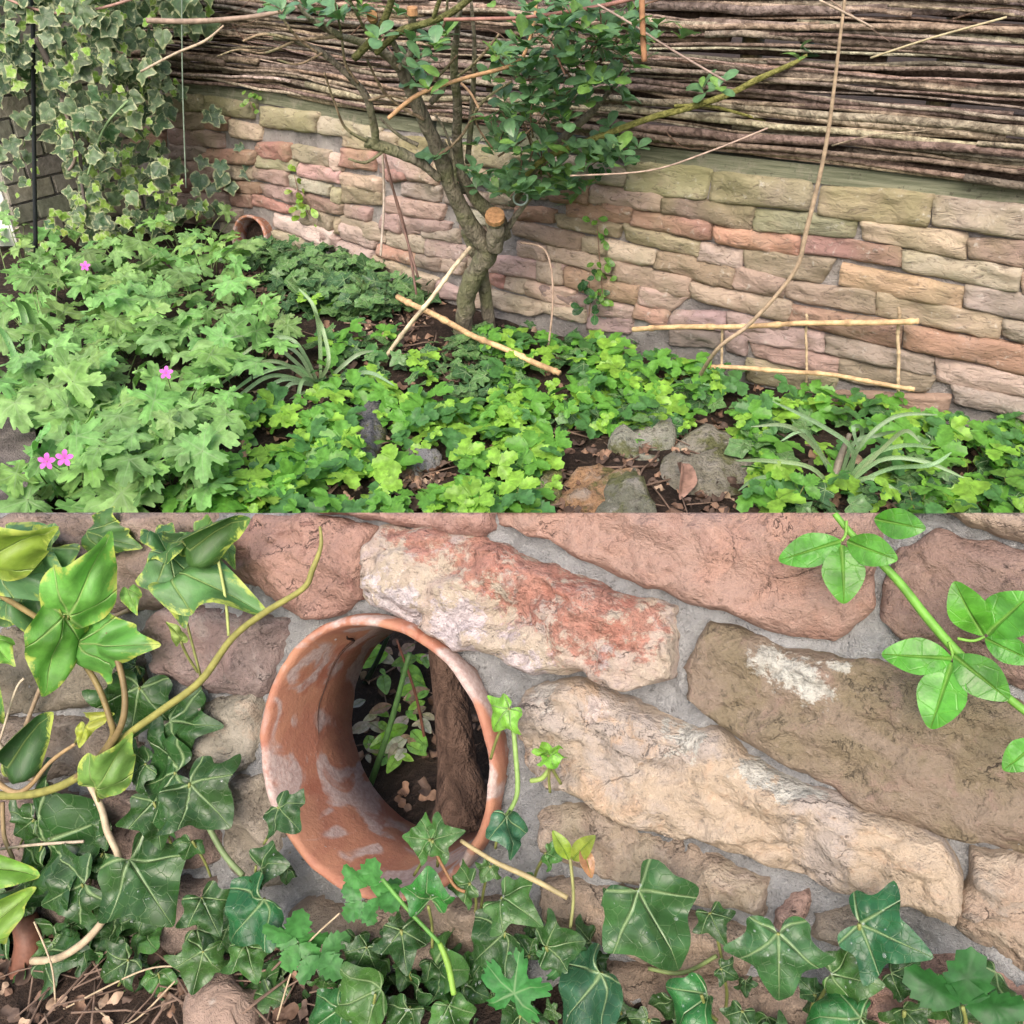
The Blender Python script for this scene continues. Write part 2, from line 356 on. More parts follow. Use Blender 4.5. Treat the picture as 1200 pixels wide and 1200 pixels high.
def ger_out(seed):
    r_ = random.Random(seed); P = []; n = 90
    for i in range(n):
        th = -math.pi+2*math.pi*(i+.5)/n; d = math.degrees(th); best = 0
        for k, (L, w, R) in enumerate(((-128, 30, .82), (-64, 33, .97), (0, 34, 1.0), (64, 33, .97), (128, 30, .82))):
            q = abs(d-L)/w
            if q < 1:
                tooth = (0 if q < .2 else (.16 if q < .36 else (.06 if q < .6 else (.28 if q < .72 else .42))))
                best = max(best, R*(1-tooth)*(1-.12*q))
        r = max(best, .42 if abs(d) < 150 else .16)
        P.append((r*math.sin(th), r*math.cos(th)))
    return P
ger_me = [leaf_mesh('geranium_leaf', ger_out(i), (0, 0), (1, .72, .4), cup=.16, fold=0.02, wave=.22, seed=90+i) for i in range(5)]
def straw_mesh(seed, teeth=5):
    r_ = random.Random(seed); half = []
    prof = lambda t: .36*math.sin(math.pi*min(1, t*.92+.02))**.75
    half.append((0, .04))
    for k in range(teeth):
        t = (k+.5)/teeth; half.append((prof(t)*1.05+.02, .04+.96*t+.05)); half.append((prof(t+.5/teeth)*.86, .04+.96*(t+.38/teeth)))
    half.append((0, 1.02)); out = mirror(half)
    VV, FF, UV, E = [], [], [], []
    for ang in (-78, 0, 78):
        ca, sa = math.cos(math.radians(ang+r_.uniform(-8, 8))), math.sin(math.radians(ang)); s = .92 if ang else 1.0; k = len(VV); n = len(out)
        for r in (1, .5):
            for (x, y) in out:
                x2, y2 = x*r*s, (.5+(y-.5)*r)*s; z = .3*abs(x2)-.28*(y2**2)*(.6+.4*r_.random()*0)+.05*noise.noise(Vector((x2*4, y2*4, seed+ang)))
                VV.append((x2*ca+y2*sa, -x2*sa+y2*ca, z)); UV.append((x2, y2)); E.append(1-r)
        VV.append((.5*s*sa, .5*s*ca, -.06)); UV.append((0, .5)); E.append(1)
        for i in range(n):
            j = (i+1) % n; FF.append((k+i, k+j, k+n+j, k+n+i)); FF.append((k+n+i, k+n+j, k+2*n))
    me = mesh('strawberry_leaf', VV, FF); uv = me.uv_layers.new(name='UVMap'); li = np.empty(len(me.loops), int); me.loops.foreach_get('vertex_index', li)
    uv.data.foreach_set('uv', np.array(UV, float)[li].ravel()); a = me.attributes.new('edge', 'FLOAT', 'POINT'); a.data.foreach_set('value', E); return me
straw_me = [straw_mesh(i) for i in range(5)]
straw_lo = [straw_mesh(10+i, 4) for i in range(3)]
class Scatter:                                   # joins many small leaves into one mesh
    def __init__(s): s.V = []; s.F = []; s.UV = []; s.E = []; s.k = 0
    cache = {}
    def add(s, me, M):
        if me.name not in s.cache:
            v = np.empty(len(me.vertices)*3); me.vertices.foreach_get('co', v)
            f = [tuple(p.vertices) for p in me.polygons]
            u = np.empty(len(me.loops)*2); me.uv_layers[0].data.foreach_get('uv', u); e = np.empty(len(me.vertices)); me.attributes['edge'].data.foreach_get('value', e)
            s.cache[me.name] = (v.reshape(-1, 3), f, u, e)
        v, f, u, e = s.cache[me.name]; A = np.array(M)
        s.V.append(v @ A[:3, :3].T + A[:3, 3]); s.F += [tuple(i+s.k for i in q) for q in f]; s.UV.append(u); s.E.append(e); s.k += len(v)
    def build(s, name, mat, parent=None, color=None):
        V = np.concatenate(s.V); me = bpy.data.meshes.new(name); me.from_pydata(V.tolist(), [], s.F)
        me.polygons.foreach_set('use_smooth', [True]*len(me.polygons))
        uv = me.uv_layers.new(name='UVMap'); uv.data.foreach_set('uv', np.concatenate(s.UV))
        a = me.attributes.new('edge', 'FLOAT', 'POINT'); a.data.foreach_set('value', np.concatenate(s.E)); me.update()
        return obj(name, me, mat, parent, None, color)
def jit(c, a, r=rnd):
    k = 1+r.uniform(-a, a); return tuple(max(.003, x*k*(1+r.uniform(-a, a)*.4)) for x in c)
def rv(s=1.0): return Vector((rnd.uniform(-1, 1), rnd.uniform(-1, 1), rnd.uniform(-1, 1)))*s

# ------------------------------------------------------------------ ground
def ground():
    xs = np.concatenate([np.linspace(-60, -4, 8)[:-1], np.linspace(-4, -1.2, 29)[:-1], np.linspace(-1.2, 1.2, 121)[:-1], np.linspace(1.2, 4, 29)[:-1], np.linspace(4, 60, 8)])
    ys = np.concatenate([np.linspace(-40, -1, 6)[:-1], np.linspace(-1, 0, 11)[:-1], np.linspace(0, 1.6, 81)[:-1], np.linspace(1.6, 5, 86)[:-1], np.linspace(5, 80, 10)])
    V = [(x, y, ground_z(x, y)) for y in ys for x in xs]; n = len(xs)
    F = [(j*n+i, j*n+i+1, (j+1)*n+i+1, (j+1)*n+i) for j in range(len(ys)-1) for i in range(n-1)]
    tag(obj('ground', mesh('ground', V, F), M_soil), kind='structure')
ground()
# paving slab of a path at the left edge of the bed
pv = MB(); P = [on_ground(*q) for q in ((-90, 470), (42, 500), (66, 640), (-60, 640))]
top = [Vector((p.x, p.y, .03+.0*i)) for i, p in enumerate(P)]; pv.add(top+[p-Vector((0, 0, .08)) for p in top], [(3, 2, 1, 0), (0, 1, 5, 4), (1, 2, 6, 5), (2, 3, 7, 6), (3, 0, 4, 7)])
tag(obj('path', pv.me('path', False), mortar_mat('path_concrete', (.12, .1, .095), (.24, .205, .19), .8)), kind='structure')

# ------------------------------------------------------------------ stones
def resample(P, n):
    P = [Vector(p) for p in P]; L = [0]
    for a, b in zip(P, P[1:]): L.append(L[-1]+(b-a).length)
    out = []
    for t in n:
        d = t*L[-1]; k = 0
        while k < len(L)-2 and L[k+1] < d: k += 1
        out.append(P[k].lerp(P[k+1], (d-L[k])/max(1e-9, L[k+1]-L[k])))
    return out
def stone_mesh(name, top, bot, surf, nu, nv, bulge, edge, rough, freq, seed, warp, skirt=.03, vmax=None, lift=0.0, corner=.1, grow=0.0):
    ts = lambda n: [-1.0]+[.975*math.copysign(1-(1-abs(q))**1.25, q) for q in [2*i/(n-2)-1 for i in range(n-1)]]+[1.0]
    S, T = ts(nu), ts(nv); sp = [(q+1)/2 for q in S]
    A, B = resample(top, sp), resample(bot, sp); Lx = (A[0]-A[-1]).length; Ly = sum((a-b).length for a, b in zip(A, B))/len(A); V = []
    ax = (A[-1]-A[0]).normalized(); tilt = (noise.noise(Vector((seed*3.3, 1, 2)))*.07, noise.noise(Vector((seed*2.3, 5, 2)))*.09)
    for j, t in enumerate(T):
        for i, s in enumerate(S):
            t2 = t*(1-corner*abs(s)**10)*(1+grow/Ly); p = A[i].lerp(B[i], (t2+1)/2)
            p = p + ax*math.copysign(1, s)*(grow*.5*abs(s)**4-corner*.45*Ly*abs(t)**6*abs(s)**6)
            q = Vector((p.x*freq, p.y*freq*1.7, seed*5.1)); w = Vector((noise.noise(q*1.3+Vector((9, 0, 0))), noise.noise(q*1.3+Vector((0, 9, 0)))))*warp
            w += Vector((noise.noise(q*4+Vector((9, 0, 0))), noise.noise(q*4+Vector((0, 9, 0)))))*warp*.5
            p = p+w
            m = max(0, min((1-abs(s))*Lx/2, (1-abs(t))*Ly/2)); d = bulge*(1-math.exp(-m/edge))+s*tilt[0]*Ly*.5+t*tilt[1]*Ly*.5
            f = fbm(q*.8, 5); g = fbm(q*2.7, 4); k1 = .35+.65*min(1, m/edge); d += rough*(.7*f+.7*round(f*4.5+.6*g)/4.5+.3*g-.5*max(0, .25-abs(g))*2)*k1 + lift
            if i in (0, nu) or j in (0, nv): d = -skirt
            if vmax is not None and p.y > vmax: p.y = vmax
            V.append(surf(p.x, p.y, d))
    n = nu+1; F = [(j*n+i, (j+1)*n+i, (j+1)*n+i+1, j*n+i+1) for j in range(nv) for i in range(nu)]
    return mesh(name, V, F)
# ---- far wall
TOPL = [(-60, 78), (120, 94), (230, 110), (332, 124), (425, 146), (540, 160), (640, 174), (740, 187), (900, 207), (1000, 218), (1200, 243)]
TOPSZ = [wall_sz(*p) for p in TOPL]
TOPSZ = [(0, TOPSZ[0][1])]+TOPSZ+[(SMAX, TOPSZ[-1][1]+.02)]
def top_z(s): return float(np.interp(s, [a for a, b in TOPSZ], [b for a, b in TOPSZ]))
far = thing('garden_wall', W(SMAX*.55, 0), 'low wall of reddish and tan sandstone blocks below the stick fence', 'wall')
V, F = [], []; ns = 150; nz = 14
for i in range(ns+1):
    s = SMAX*i/ns
    for k in range(nz+1):
        z = -.15+(top_z(s)+.0+.15)*k/nz; V.append(W(s, z, -.010+.008*fbm(Vector((s*14, z*14, 0)), 3)))
    V.append(W(s, top_z(s), -.24)); V.append(W(s, -.15, -.24))
m = nz+3
for i in range(ns):
    for k in range(m-1): F.append((i*m+k, (i+1)*m+k, (i+1)*m+k+1, i*m+k+1))
obj('mortar', mesh('mortar', V, F), M_mort_far, far)
PINK, TAN, OLI, RED, MAU, LIG, ORA, BRO = (.49, .35, .3), (.5, .4, .31), (.36, .31, .2), (.41, .215, .17), (.36, .26, .24), (.56, .46, .38), (.52, .31, .2), (.31, .21, .16)
Z5 = [((250,155,775,195,740,345,240,285),OLI),((785,205,1300,265,1300,405,770,325),TAN),((-60,265,410,310,405,388,-65,355),OLI),((440,320,930,385,920,487,440,395),TAN),
 ((945,400,1300,430,1300,540,945,485),PINK),((170,385,620,450,625,522,165,455),RED),((635,460,1185,550,1165,642,640,540),LIG),((1200,560,1330,590,1330,690,1200,655),PINK),((930,618,1330,695,1330,800,925,712),LIG),
 ((345,520,915,632,905,722,340,612),ORA),((-110,455,315,500,250,600,-110,540),OLI),((80,600,502,655,497,750,85,668),PINK),((510,655,1095,770,1085,862,505,747),TAN),((1112,782,1330,825,1330,915,1105,852),PINK),
 ((105,712,622,800,615,905,100,782),RED),((640,808,1330,925,1330,1045,635,902),ORA),((270,858,780,960,770,1040,275,927),MAU),((-140,790,265,850,262,930,-120,870),TAN),((-80,885,335,965,325,1037,-70,948),PINK),
 ((340,975,780,1052,740,1120,335,1052),OLI),((785,960,1330,1065,1330,1155,800,1065),LIG),((860,1090,1330,1180,1330,1270,880,1165),PINK),((-100,965,320,1060,290,1135,-100,1060),OLI),((300,1120,850,1140,840,1215,300,1195),BRO)]
Z4 = [((335,160,735,200,700,332,335,290),OLI),((742,213,1198,260,1190,385,725,337),OLI),((120,170,325,190,325,262,130,245),TAN),((175,268,510,320,500,387,170,345),PINK),((515,325,935,375,915,477,505,392),BRO),
 ((55,350,365,375,357,442,60,408),RED),((375,390,735,440,730,522,370,452),RED),((750,467,1142,515,1140,597,765,537),ORA),((10,412,315,458,300,507,20,462),BRO),((330,455,682,540,670,602,340,522),OLI),
 ((688,545,882,580,870,657,677,620),PINK),((-200,430,130,508,120,572,-190,500),BRO),((130,518,245,530,240,590,130,572),TAN),((252,530,470,580,465,642,250,607),LIG),((482,580,842,660,835,752,472,652),BRO),
 ((852,657,1077,710,1070,792,842,742),PINK),((-30,545,272,620,262,687,-30,610),PINK),((282,625,642,712,630,797,277,707),TAN),((-80,622,40,640,35,732,-80,712),PINK),((50,655,397,740,385,832,50,737),ORA),
 ((642,727,1112,822,1100,907,635,792),TAN),((405,745,622,790,540,862,400,817),PINK),((-60,742,150,800,150,852,-60,802),MAU),((160,790,372,850,360,892,150,870),PINK),((388,825,532,870,515,932,370,882),ORA),
 ((560,860,805,872,790,945,530,935),MAU),((815,872,1090,930,1080,965,820,942),TAN),((540,950,790,962,770,1030,540,1010),MAU),((-60,812,150,860,140,910,-60,860),TAN),((160,880,360,900,350,960,160,940),MAU),((800,960,900,985,890,1060,800,1040),PINK)]
Z7 = [((700,400,1045,440,1040,527,690,472),PINK),((820,168,1000,190,990,242,820,225),RED),((830,340,960,362,955,417,830,395),TAN),((700,482,770,490,765,552,700,532),RED),((772,500,870,515,860,572,770,555),TAN),((872,520,1090,572,1080,632,862,582),PINK),
 ((700,560,1000,640,900,680,700,640),LIG),((1000,622,1140,660,1130,705,1010,682),PINK),((215,280,398,320,390,388,210,345),PINK),((402,320,590,360,590,430,400,387),PINK),((175,347,350,400,345,442,170,397),RED),((352,395,477,410,470,470,355,442),PINK),
 ((482,412,590,422,570,482,477,470),PINK),((150,402,300,460,290,507,150,442),TAN),((305,462,452,510,420,582,300,522),TAN),((452,520,570,560,550,602,440,590),TAN),((215,122,482,167,470,232,210,192),PINK),((287,55,470,77,460,142,290,112),LIG),
 ((190,202,287,215,280,292,185,267),PINK),((290,222,512,247,500,280,295,292),MAU),((380,285,545,285,548,332,390,312),MAU),((0,62,187,102,187,157,0,140),OLI),((20,160,137,182,130,237,20,207),PINK),((0,215,210,272,205,335,0,285),TAN),
 ((200,-5,312,2,312,42,215,47),RED),((320,0,442,22,442,57,320,42),PINK),((0,12,187,42,187,97,0,60),PINK),((540,172,700,200,690,250,545,232),TAN),((560,250,680,262,690,330,570,310),PINK),((450,0,560,10,700,60,480,60),RED),((480,80,680,110,690,165,490,150),PINK),
 ((700,90,820,110,815,165,700,140),TAN),((600,340,690,350,690,400,600,390),PINK),((600,410,690,420,690,470,600,470),TAN),((570,490,690,500,690,560,560,550),TAN),((560,570,690,580,690,640,560,640),PINK)]
Z2 = [((-20,242,142,250,150,318,-20,330),OLI),((-20,332,150,332,150,402,-20,392),BRO),((160,252,400,290,385,355,160,325),OLI),((420,300,700,335,680,422,430,390),OLI),((705,350,985,405,960,455,700,422),TAN),((150,335,270,350,262,410,155,400),RED),
 ((275,365,425,395,420,455,275,440),TAN),((402,470,562,475,557,557,402,525),RED),((577,480,747,512,742,582,572,542),TAN),((752,520,800,530,800,600,752,588),TAN),((410,532,602,560,592,605,410,582),OLI),((610,567,798,602,798,660,602,622),PINK),
 ((390,584,552,612,547,667,395,632),PINK),((560,622,752,672,742,714,560,677),LIG),((755,682,800,692,800,750,755,745),OLI),((250,650,422,662,420,702,260,700),RED),((425,665,602,692,592,752,432,712),PINK),((612,700,800,760,800,802,622,770),BRO),
 ((280,705,380,717,375,772,285,762),RED),((385,715,562,772,552,802,382,757),RED),((570,762,767,822,752,882,580,832),OLI),((772,822,800,830,800,895,775,890),TAN),((200,770,330,782,330,842,200,832),MAU),((482,802,770,892,750,962,490,862),LIG),((230,842,330,852,335,902,240,895),TAN),
 ((0,405,250,430,250,490,0,470),PINK),((0,475,150,490,250,560,0,540),MAU),((155,500,390,510,385,570,155,560),RED),((0,550,230,570,230,640,0,620),PINK),((240,580,385,590,385,640,240,640),TAN),((0,630,240,650,240,700,0,700),RED),((0,705,270,710,270,765,0,765),PINK),((480,880,700,950,700,1010,480,950),TAN),((0,770,190,775,190,850,0,850),BRO),((-220,240,-30,250,-30,330,-220,320),OLI),((-220,335,-30,345,-30,410,-220,400),PINK),((-220,415,-30,420,-30,490,-220,480),RED)]
ZA = [(q, c) for q, c in zip([(400,260,440,273,438,291,400,279),(398,283,436,295,436,312,398,301),(375,273,398,280,398,296,375,288),(402,300,440,312,438,326,402,316),(402,150,466,159,465,178,402,170),(470,160,540,169,539,189,470,180),(545,170,612,178,611,200,545,191),(616,179,682,186,681,210,616,202),(400,174,440,179,440,199,400,194),(444,181,505,190,504,208,444,200),(508,192,570,200,570,216,508,210),(574,203,640,211,640,232,574,224),(644,213,690,218,688,238,644,234),(575,226,600,230,600,244,575,240)], [PINK, TAN, PINK, TAN, TAN, OLI, OLI, TAN, RED, PINK, TAN, PINK, RED, TAN])]
k = 0
def far_stone(quad, c):
    global k
    a, b, d_, e = quad; k += 1
    Lp = abs(b[0]-a[0]); nu = 12 if Lp < .15 else 18
    me = stone_mesh('stone', [a, b], [e, d_], W, nu, 10, rnd.uniform(.007, .017), .0042, .011, 12, k, .0045, .03, corner=.085, grow=.0125)
    obj('stone', me, M_far, far, None, jit(c, .24))
for tab, (ox, oy), sc in ((Z5, (900, 180), 4), (Z4, (650, 150), 4), (Z7, (400, 200), 4), (Z2, (200, 50), 4), (ZA, (0, 0), 1)):
    for q, c in tab:
        P = [wall_sz(ox+q[2*i]/sc, oy+q[2*i+1]/sc) for i in range(4)]
        far_stone([Vector(p) for p in P], c)
# courses of the same wall to the right of the frame
s0 = wall_sz(1240, 300)[0]
for r in range(6):
    s = s0+.06*(r % 2)+.02
    while s < SMAX-.35:
        L = rnd.uniform(.16, .3); z1 = top_z(s)-.005-r*.088; far_stone([Vector((s, z1)), Vector((s+L, z1)), Vector((s+L, z1-.075)), Vector((s, z1-.075))], rnd.choice([PINK, TAN, OLI, ORA, RED])); s += L+.015
# boards along the wall top
for (a, b, lab) in ((.0, .53, 'weathered green timber board on the wall top behind the shrub'), (.535, 1.0, 'weathered green timber board on the wall top at the right')):
    V, F = [], []; n = 40
    for i in range(n+1):
        s = SMAX*(a+(b-a)*i/n)
        for (dz, d) in ((-.004, -.004), (.036, -.01), (.036, -.05), (-.004, -.05)): V.append(W(s, top_z(s)+dz, d))
    for i in range(n):
        for q in range(4): F.append((i*4+q, (i+1)*4+q, (i+1)*4+(q+1) % 4, i*4+(q+1) % 4))
    F += [(0, 1, 2, 3), tuple(n*4+q for q in (3, 2, 1, 0))]
    tag(obj('timber_board', mesh('timber_board', V, F, False), M_board), lab, 'board')
# ------------------------------------------------------------------ stick fence
fence = thing('stick_fence', W(SMAX*.55, top_z(SMAX*.55)), 'fence of stacked brown horizontal sticks above the stone wall', 'fence')
RODC = [(.27, .2, .15), (.33, .26, .19), (.2, .15, .115), (.42, .35, .265), (.14, .105, .085), (.36, .275, .2), (.48, .42, .33), (.24, .18, .135), (.17, .135, .11)]
def rod_pts(s0, s1, z0, d0, amp):
    n = max(6, int((s1-s0)/.09)); ph = rnd.uniform(0, 50); tilt = rnd.uniform(-.024, .024); P = []
    for i in range(n+1):
        s = s0+(s1-s0)*i/n
        z = top_z(s)+z0+tilt*(s-(s0+s1)/2)+amp*noise.noise(Vector((s*1.8+ph, ph, 0)))+amp*.35*noise.noise(Vector((s*7+ph, ph, 4)))
        P.append(W(s, max(z, top_z(s)+.044), d0+.018*noise.noise(Vector((s*2.3, ph, 9)))))
    return P
z = .046; cnt = 0
while z < .80 and cnt < 285:
    s = rnd.uniform(-.8, .3)
    while s < SMAX-.2:
        L = rnd.uniform(1.2, 2.8); s0, s1 = max(.02, s), min(SMAX-.02, s+L)
        if s1-s0 > .5 and cnt < 290:
            r0 = rnd.choice([.0035, .0042, .005, .0058, .0068, .008, .0105]); P = rod_pts(s0, s1, z+rnd.uniform(-.006, .006), .004+rnd.uniform(-.012, .016), .021)
            R = list(np.linspace(r0*1.15, r0*.6, len(P))); R = [q*(1+.1*noise.noise(Vector((i*.3, cnt, 0)))) for i, q in enumerate(R)]
            if rnd.random() < .5: R = R[::-1]
            obj('stick', MB().tube(P, R, 6).me('stick'), M_rod, fence, None, jit(tuple(min(.85, 1.32*(.75*x+.25*cc_)) for cc_ in [.26] for x in rnd.choice(RODC)), .2)); cnt += 1
        s += L-.05
    z += .0072
mb = MB(); z = .046
while z < .85:
    s = rnd.uniform(-.8, 0)
    while s < SMAX-.2:
        L = rnd.uniform(1.2, 2.6); s0, s1 = max(.02, s), min(SMAX-.02, s+L)
        if s1-s0 > .4: mb.tube(rod_pts(s0, s1, z, -.035, .012), rnd.uniform(.006, .011), 5)
        s += L-.05
    z += .0125
tag(obj('stick', mb.me('stick'), M_rod, fence, None, (.16, .12, .1)), kind='stuff')  # back layer of sticks, coloured dark so the gaps look shaded
for i in range(70):
    s0 = rnd.uniform(.6, SMAX-.9); L = rnd.uniform(.1, .4); z0 = rnd.uniform(.06, .6); sl = rnd.uniform(-.5, .5); P = [W(s0+L*q, top_z(s0)+max(.05, z0+sl*L*q+.02*math.sin(3*q+i)), .03+.012*q) for q in (0, .33, .66, 1)]
    tube_obj('twig', P, [.0022, .0018, .0013, .0006], M_rod, fence, 5, jit(rnd.choice([(.3, .2, .15), (.5, .4, .3), (.22, .14, .11)]), .2), 3)
for i, (px, py) in enumerate(((330, 60), (560, 100), (868, 60), (1100, 110))):
    s, _ = wall_sz(px, py); p = W(s, top_z(s), -.075)
    obj('post', MB().tube([p-Vector((0, 0, .1)), p+Vector((0, 0, .42)), p+Vector((0, 0, .95))], [.028, .026, .024], 10).me('post'), M_bark, fence, None, (1.6, 1.5, 1.2))

# ------------------------------------------------------------------ grey brick pier at the left with a white wall beside it
A, B = Vector((-2.0, 3.52, 0)), Vector((-1.62, 4.35, 0)); e = (B-A).normalized(); nn = Vector((e.y, -e.x, 0))
pier = thing('brick_pier', A, 'grey brick wall end behind the ivy at the left edge', 'wall')
mb = MB(); mb.box((A+B)/2+Vector((0, 0, .78))-nn*.062, (B-A).length/2-.004, .055, .9, e, nn, Vector((0, 0, 1))); obj('mortar', mb.me('mortar', False), M_mort_far, pier)
M_brick = plain('grey_brick', None, .9, .3, 40, .006, use_obj=True)
bm_ = {}
for r in range(22):
    x = -.11*(r % 2)
    while x < (B-A).length-.03:
        x0, x1 = max(0, x), min((B-A).length, x+.215); key = round(x1-x0, 3)
        if key not in bm_:
            b = MB(); h = (x1-x0)/2; b.box(Vector((0, 0, 0)), h-.004, .058, .033); b.box(Vector((0, .0, 0)), h-.001, .054, .029); bm_[key] = b.me('brick', False)
        M = Matrix((e, nn, Vector((0, 0, 1)))).transposed().to_4x4(); M.translation = A+e*((x0+x1)/2)+Vector((0, 0, -.1+r*.077))-nn*.055
        if x1-x0 > .03: obj('brick', bm_[key], M_brick, pier, M, jit((.34, .315, .26), .16))
        x += .225
mb = MB(); c = A+Vector((-.42, .05, .55)); mb.box(c, .40, .05, .75); mb.box(c+Vector((0, -.053, -.72)), .4, .012, .05)
tag(obj('white_wall', mb.me('white_wall', False), plain('white_paint', (.72, .71, .69), .6, .08, 12)), 'white painted wall at the far left edge beside grey bricks', 'wall')

# ------------------------------------------------------------------ drain pipe seen small in the far wall
s_p, z_p = wall_sz(309, 274)
def pipe_mesh(C, ax, up, R, L, th, n=64, flare=.0):
    side = ax.cross(up).normalized(); up = side.cross(ax).normalized(); prof = [(R-.004, -L), (R-.002, -.02), (R+.001, -.012), (R, -.003), (R-th*.25, .001), (R-th*.75, .0005), (R-th, -.004), (R-th-.003, -.03), (R-th-.005, -L*.5), (R-th-.007, -L), (R-.004, -L)]
    V, F = [], []
    for k in range(n):
        w = 2*math.pi*k/n; q = side*math.cos(w)+up*math.sin(w)
        for (r, d) in prof: V.append(C+q*(r+.0012*fbm(Vector((math.cos(w)*1.2, math.sin(w)*1.2, d*9)), 3)*1.5+.0011*fbm(Vector((math.cos(w)*6, math.sin(w)*6, d*60)), 3))+ax*(d+.0016*fbm(Vector((math.cos(w)*4, math.sin(w)*4, r*40)), 3)*(1 if d > -.01 else 0)))
    m = len(prof)
    for k in range(n):
        for j in range(m-1): F.append((k*m+j, k*m+j+1, ((k+1) % n)*m+j+1, ((k+1) % n)*m+j))
    return mesh('pipe', V, F)
p0, n2 = curve_at(s_p); axf = (Vector((n2.x, n2.y, 0))+Vector((.25, -.1, .3))).normalized()
tag(obj('clay_pipe', pipe_mesh(W(s_p, z_p, .075), axf, Vector((0, 0, 1)), .088, .085, .012, 40), M_terra), 'small terracotta pipe end set low in the far wall', 'pipe')
dk = MB(); q = W(s_p, z_p, .075)-axf*.07; dk.tube([q-axf*.004, q], [.07, .07], 32); tag(obj('pipe_plug', dk.me('pipe_plug'), M_soil), 'dark plug inside the small distant pipe', 'soil')  # dark disc closing the back of the short pipe

# ------------------------------------------------------------------ near wall
PU, PV = near_uv(450, 882); PR = .1075
near = thing('stone_wall', NW(0, -.45), 'close-up wall of rough tan and red stones bedded in grey mortar', 'wall')
u0, u1 = near_uv(-330, 900)[0], near_uv(1300, 900)[0]+.62; v1, v0 = -.001, -.62; nu_, nv_ = 520, 180
V, F = [], []
for side in (0, 1):
    for j in range(nv_+1):
        for i in range(nu_+1):
            u = u0+(u1-u0)*i/nu_; v = v0+(v1-v0)*j/nv_
            d = (-.0025+.009*fbm(Vector((u*26, v*26, 0)), 5)+.0055*fbm(Vector((u*150, v*150, 4)), 4)) if side == 0 else -.084
            V.append(NW(u, v, d))
K = (nu_+1)*(nv_+1)
def hole(i, j):
    u = u0+(u1-u0)*(i+.5)/nu_; v = v0+(v1-v0)*(j+.5)/nv_; return (u-PU)**2+(v-PV)**2 < (PR-.0075)**2
for j in range(nv_):
    for i in range(nu_):
        if hole(i, j): continue
        a = j*(nu_+1)+i; q = (a, a+1, a+nu_+2, a+nu_+1); F.append(q); F.append(tuple(K+x for x in q[::-1]))
for i in range(nu_):
    a = nv_*(nu_+1)+i; F.append((a, a+1, K+a+1, K+a)); a = i; F.append((a+1, a, K+a, K+a+1))
for j in range(nv_):
    a = j*(nu_+1); F.append((a+nu_+1, a, K+a, K+a+nu_+1)); a += nu_; F.append((a, a+nu_+1, K+a+nu_+1, K+a))
obj('mortar', mesh('mortar', V, F), M_mort, near)
RD = (.38, .17, .125)
def nst(top, bot, c1, c2, c3, lich=(), bulge=.016, rough=.009, res=4.6, fr=20, lift=0, sc=1.0):
    global k
    k += 1; T = [near_uv(*p) for p in top]; B = [near_uv(*p) for p in bot]
    Lp = max(abs(top[-1][0]-top[0][0]), abs(bot[-1][0]-bot[0][0])); Hp = sum(abs(a[1]-b[1]) for a, b in zip(resample(top, [.1, .3, .5, .7, .9]), resample(bot, [.1, .3, .5, .7, .9])))/5
    me = stone_mesh('stone', T, B, NW, max(10, int(Lp/res)), max(8, int(Hp/res)), bulge*.9, .0038, rough*1.15, fr, k, .0055, .03, -.0005, lift, .045, .004)
    lm = [(NP(q[0], q[1], .012), q[2]*.00062, q[3] if len(q) > 3 else (.47, .46, .41)) for q in lich]
    return obj('stone', me, stone_near('sandstone', c1, c2, c3, k, lm, sc), near)
nst([(262,640),(300,603),(380,606),(442,622)],[(266,680),(310,690),(350,712),(380,722),(432,700)],(.36,.2,.155),(.44,.25,.19),(.27,.13,.1))
nst([(182,742),(205,712),(270,716),(340,724)],[(186,782),(230,806),(280,814),(318,806)],(.3,.2,.18),(.26,.19,.17),(.36,.29,.26))
nst([(180,838),(240,822),(306,812)],[(184,882),(235,902),(296,902)],(.36,.32,.25),(.29,.26,.2),(.42,.33,.24))
nst([(262,925),(285,908),(310,905)],[(262,1000),(290,1030),(345,1025)],(.33,.28,.21),(.25,.21,.16),(.4,.34,.27))
nst([(372,590),(480,588),(584,588)],[(380,604),(440,612),(520,622),(562,630),(578,618)],(.46,.27,.22),(.42,.23,.18),(.3,.16,.13))
nst([(438,640),(456,616),(520,622),(600,645),(680,672),(740,700),(796,712)],[(436,708),(475,728),(515,738),(540,764),(590,768),(640,786),(690,786),(740,808),(798,790)],(.54,.44,.33),(.5,.38,.31),(.47,.38,.36),[(500,638,30,RD),(570,657,42,RD),(630,684,52,RD),(690,716,54,RD),(745,734,36,RD),(470,630,22,RD),(470,700,40,(.56,.5,.52)),(540,730,40,(.55,.48,.5)),(620,770,34,(.52,.45,.46))],bulge=.028,rough=.012)
nst([(582,588),(740,586),(900,586),(1034,586)],[(586,608),(640,632),(720,668),(800,702),(900,735),(985,748),(1026,704)],(.42,.26,.2),(.46,.26,.19),(.37,.21,.16),bulge=.018,rough=.006)
nst([(805,762),(832,729),(872,735),(915,764),(1040,778),(1120,800),(1260,850)],[(803,815),(850,850),(930,903),(1010,937),(1090,968),(1180,994),(1260,1012)],(.27,.2,.14),(.24,.185,.11),(.3,.2,.15),[(900,770,15),(930,790,20),(955,805,17),(985,778,10),(915,782,14)],rough=.006)
nst([(1030,690),(1050,648),(1095,624),(1170,636),(1280,668)],[(1032,728),(1060,756),(1110,776),(1180,802),(1280,838)],(.3,.185,.145),(.26,.17,.14),(.34,.22,.17),rough=.006)
nst([(1060,586),(1150,586),(1280,586)],[(1090,602),(1150,618),(1280,652)],(.46,.35,.25),(.4,.29,.21),(.34,.25,.19))
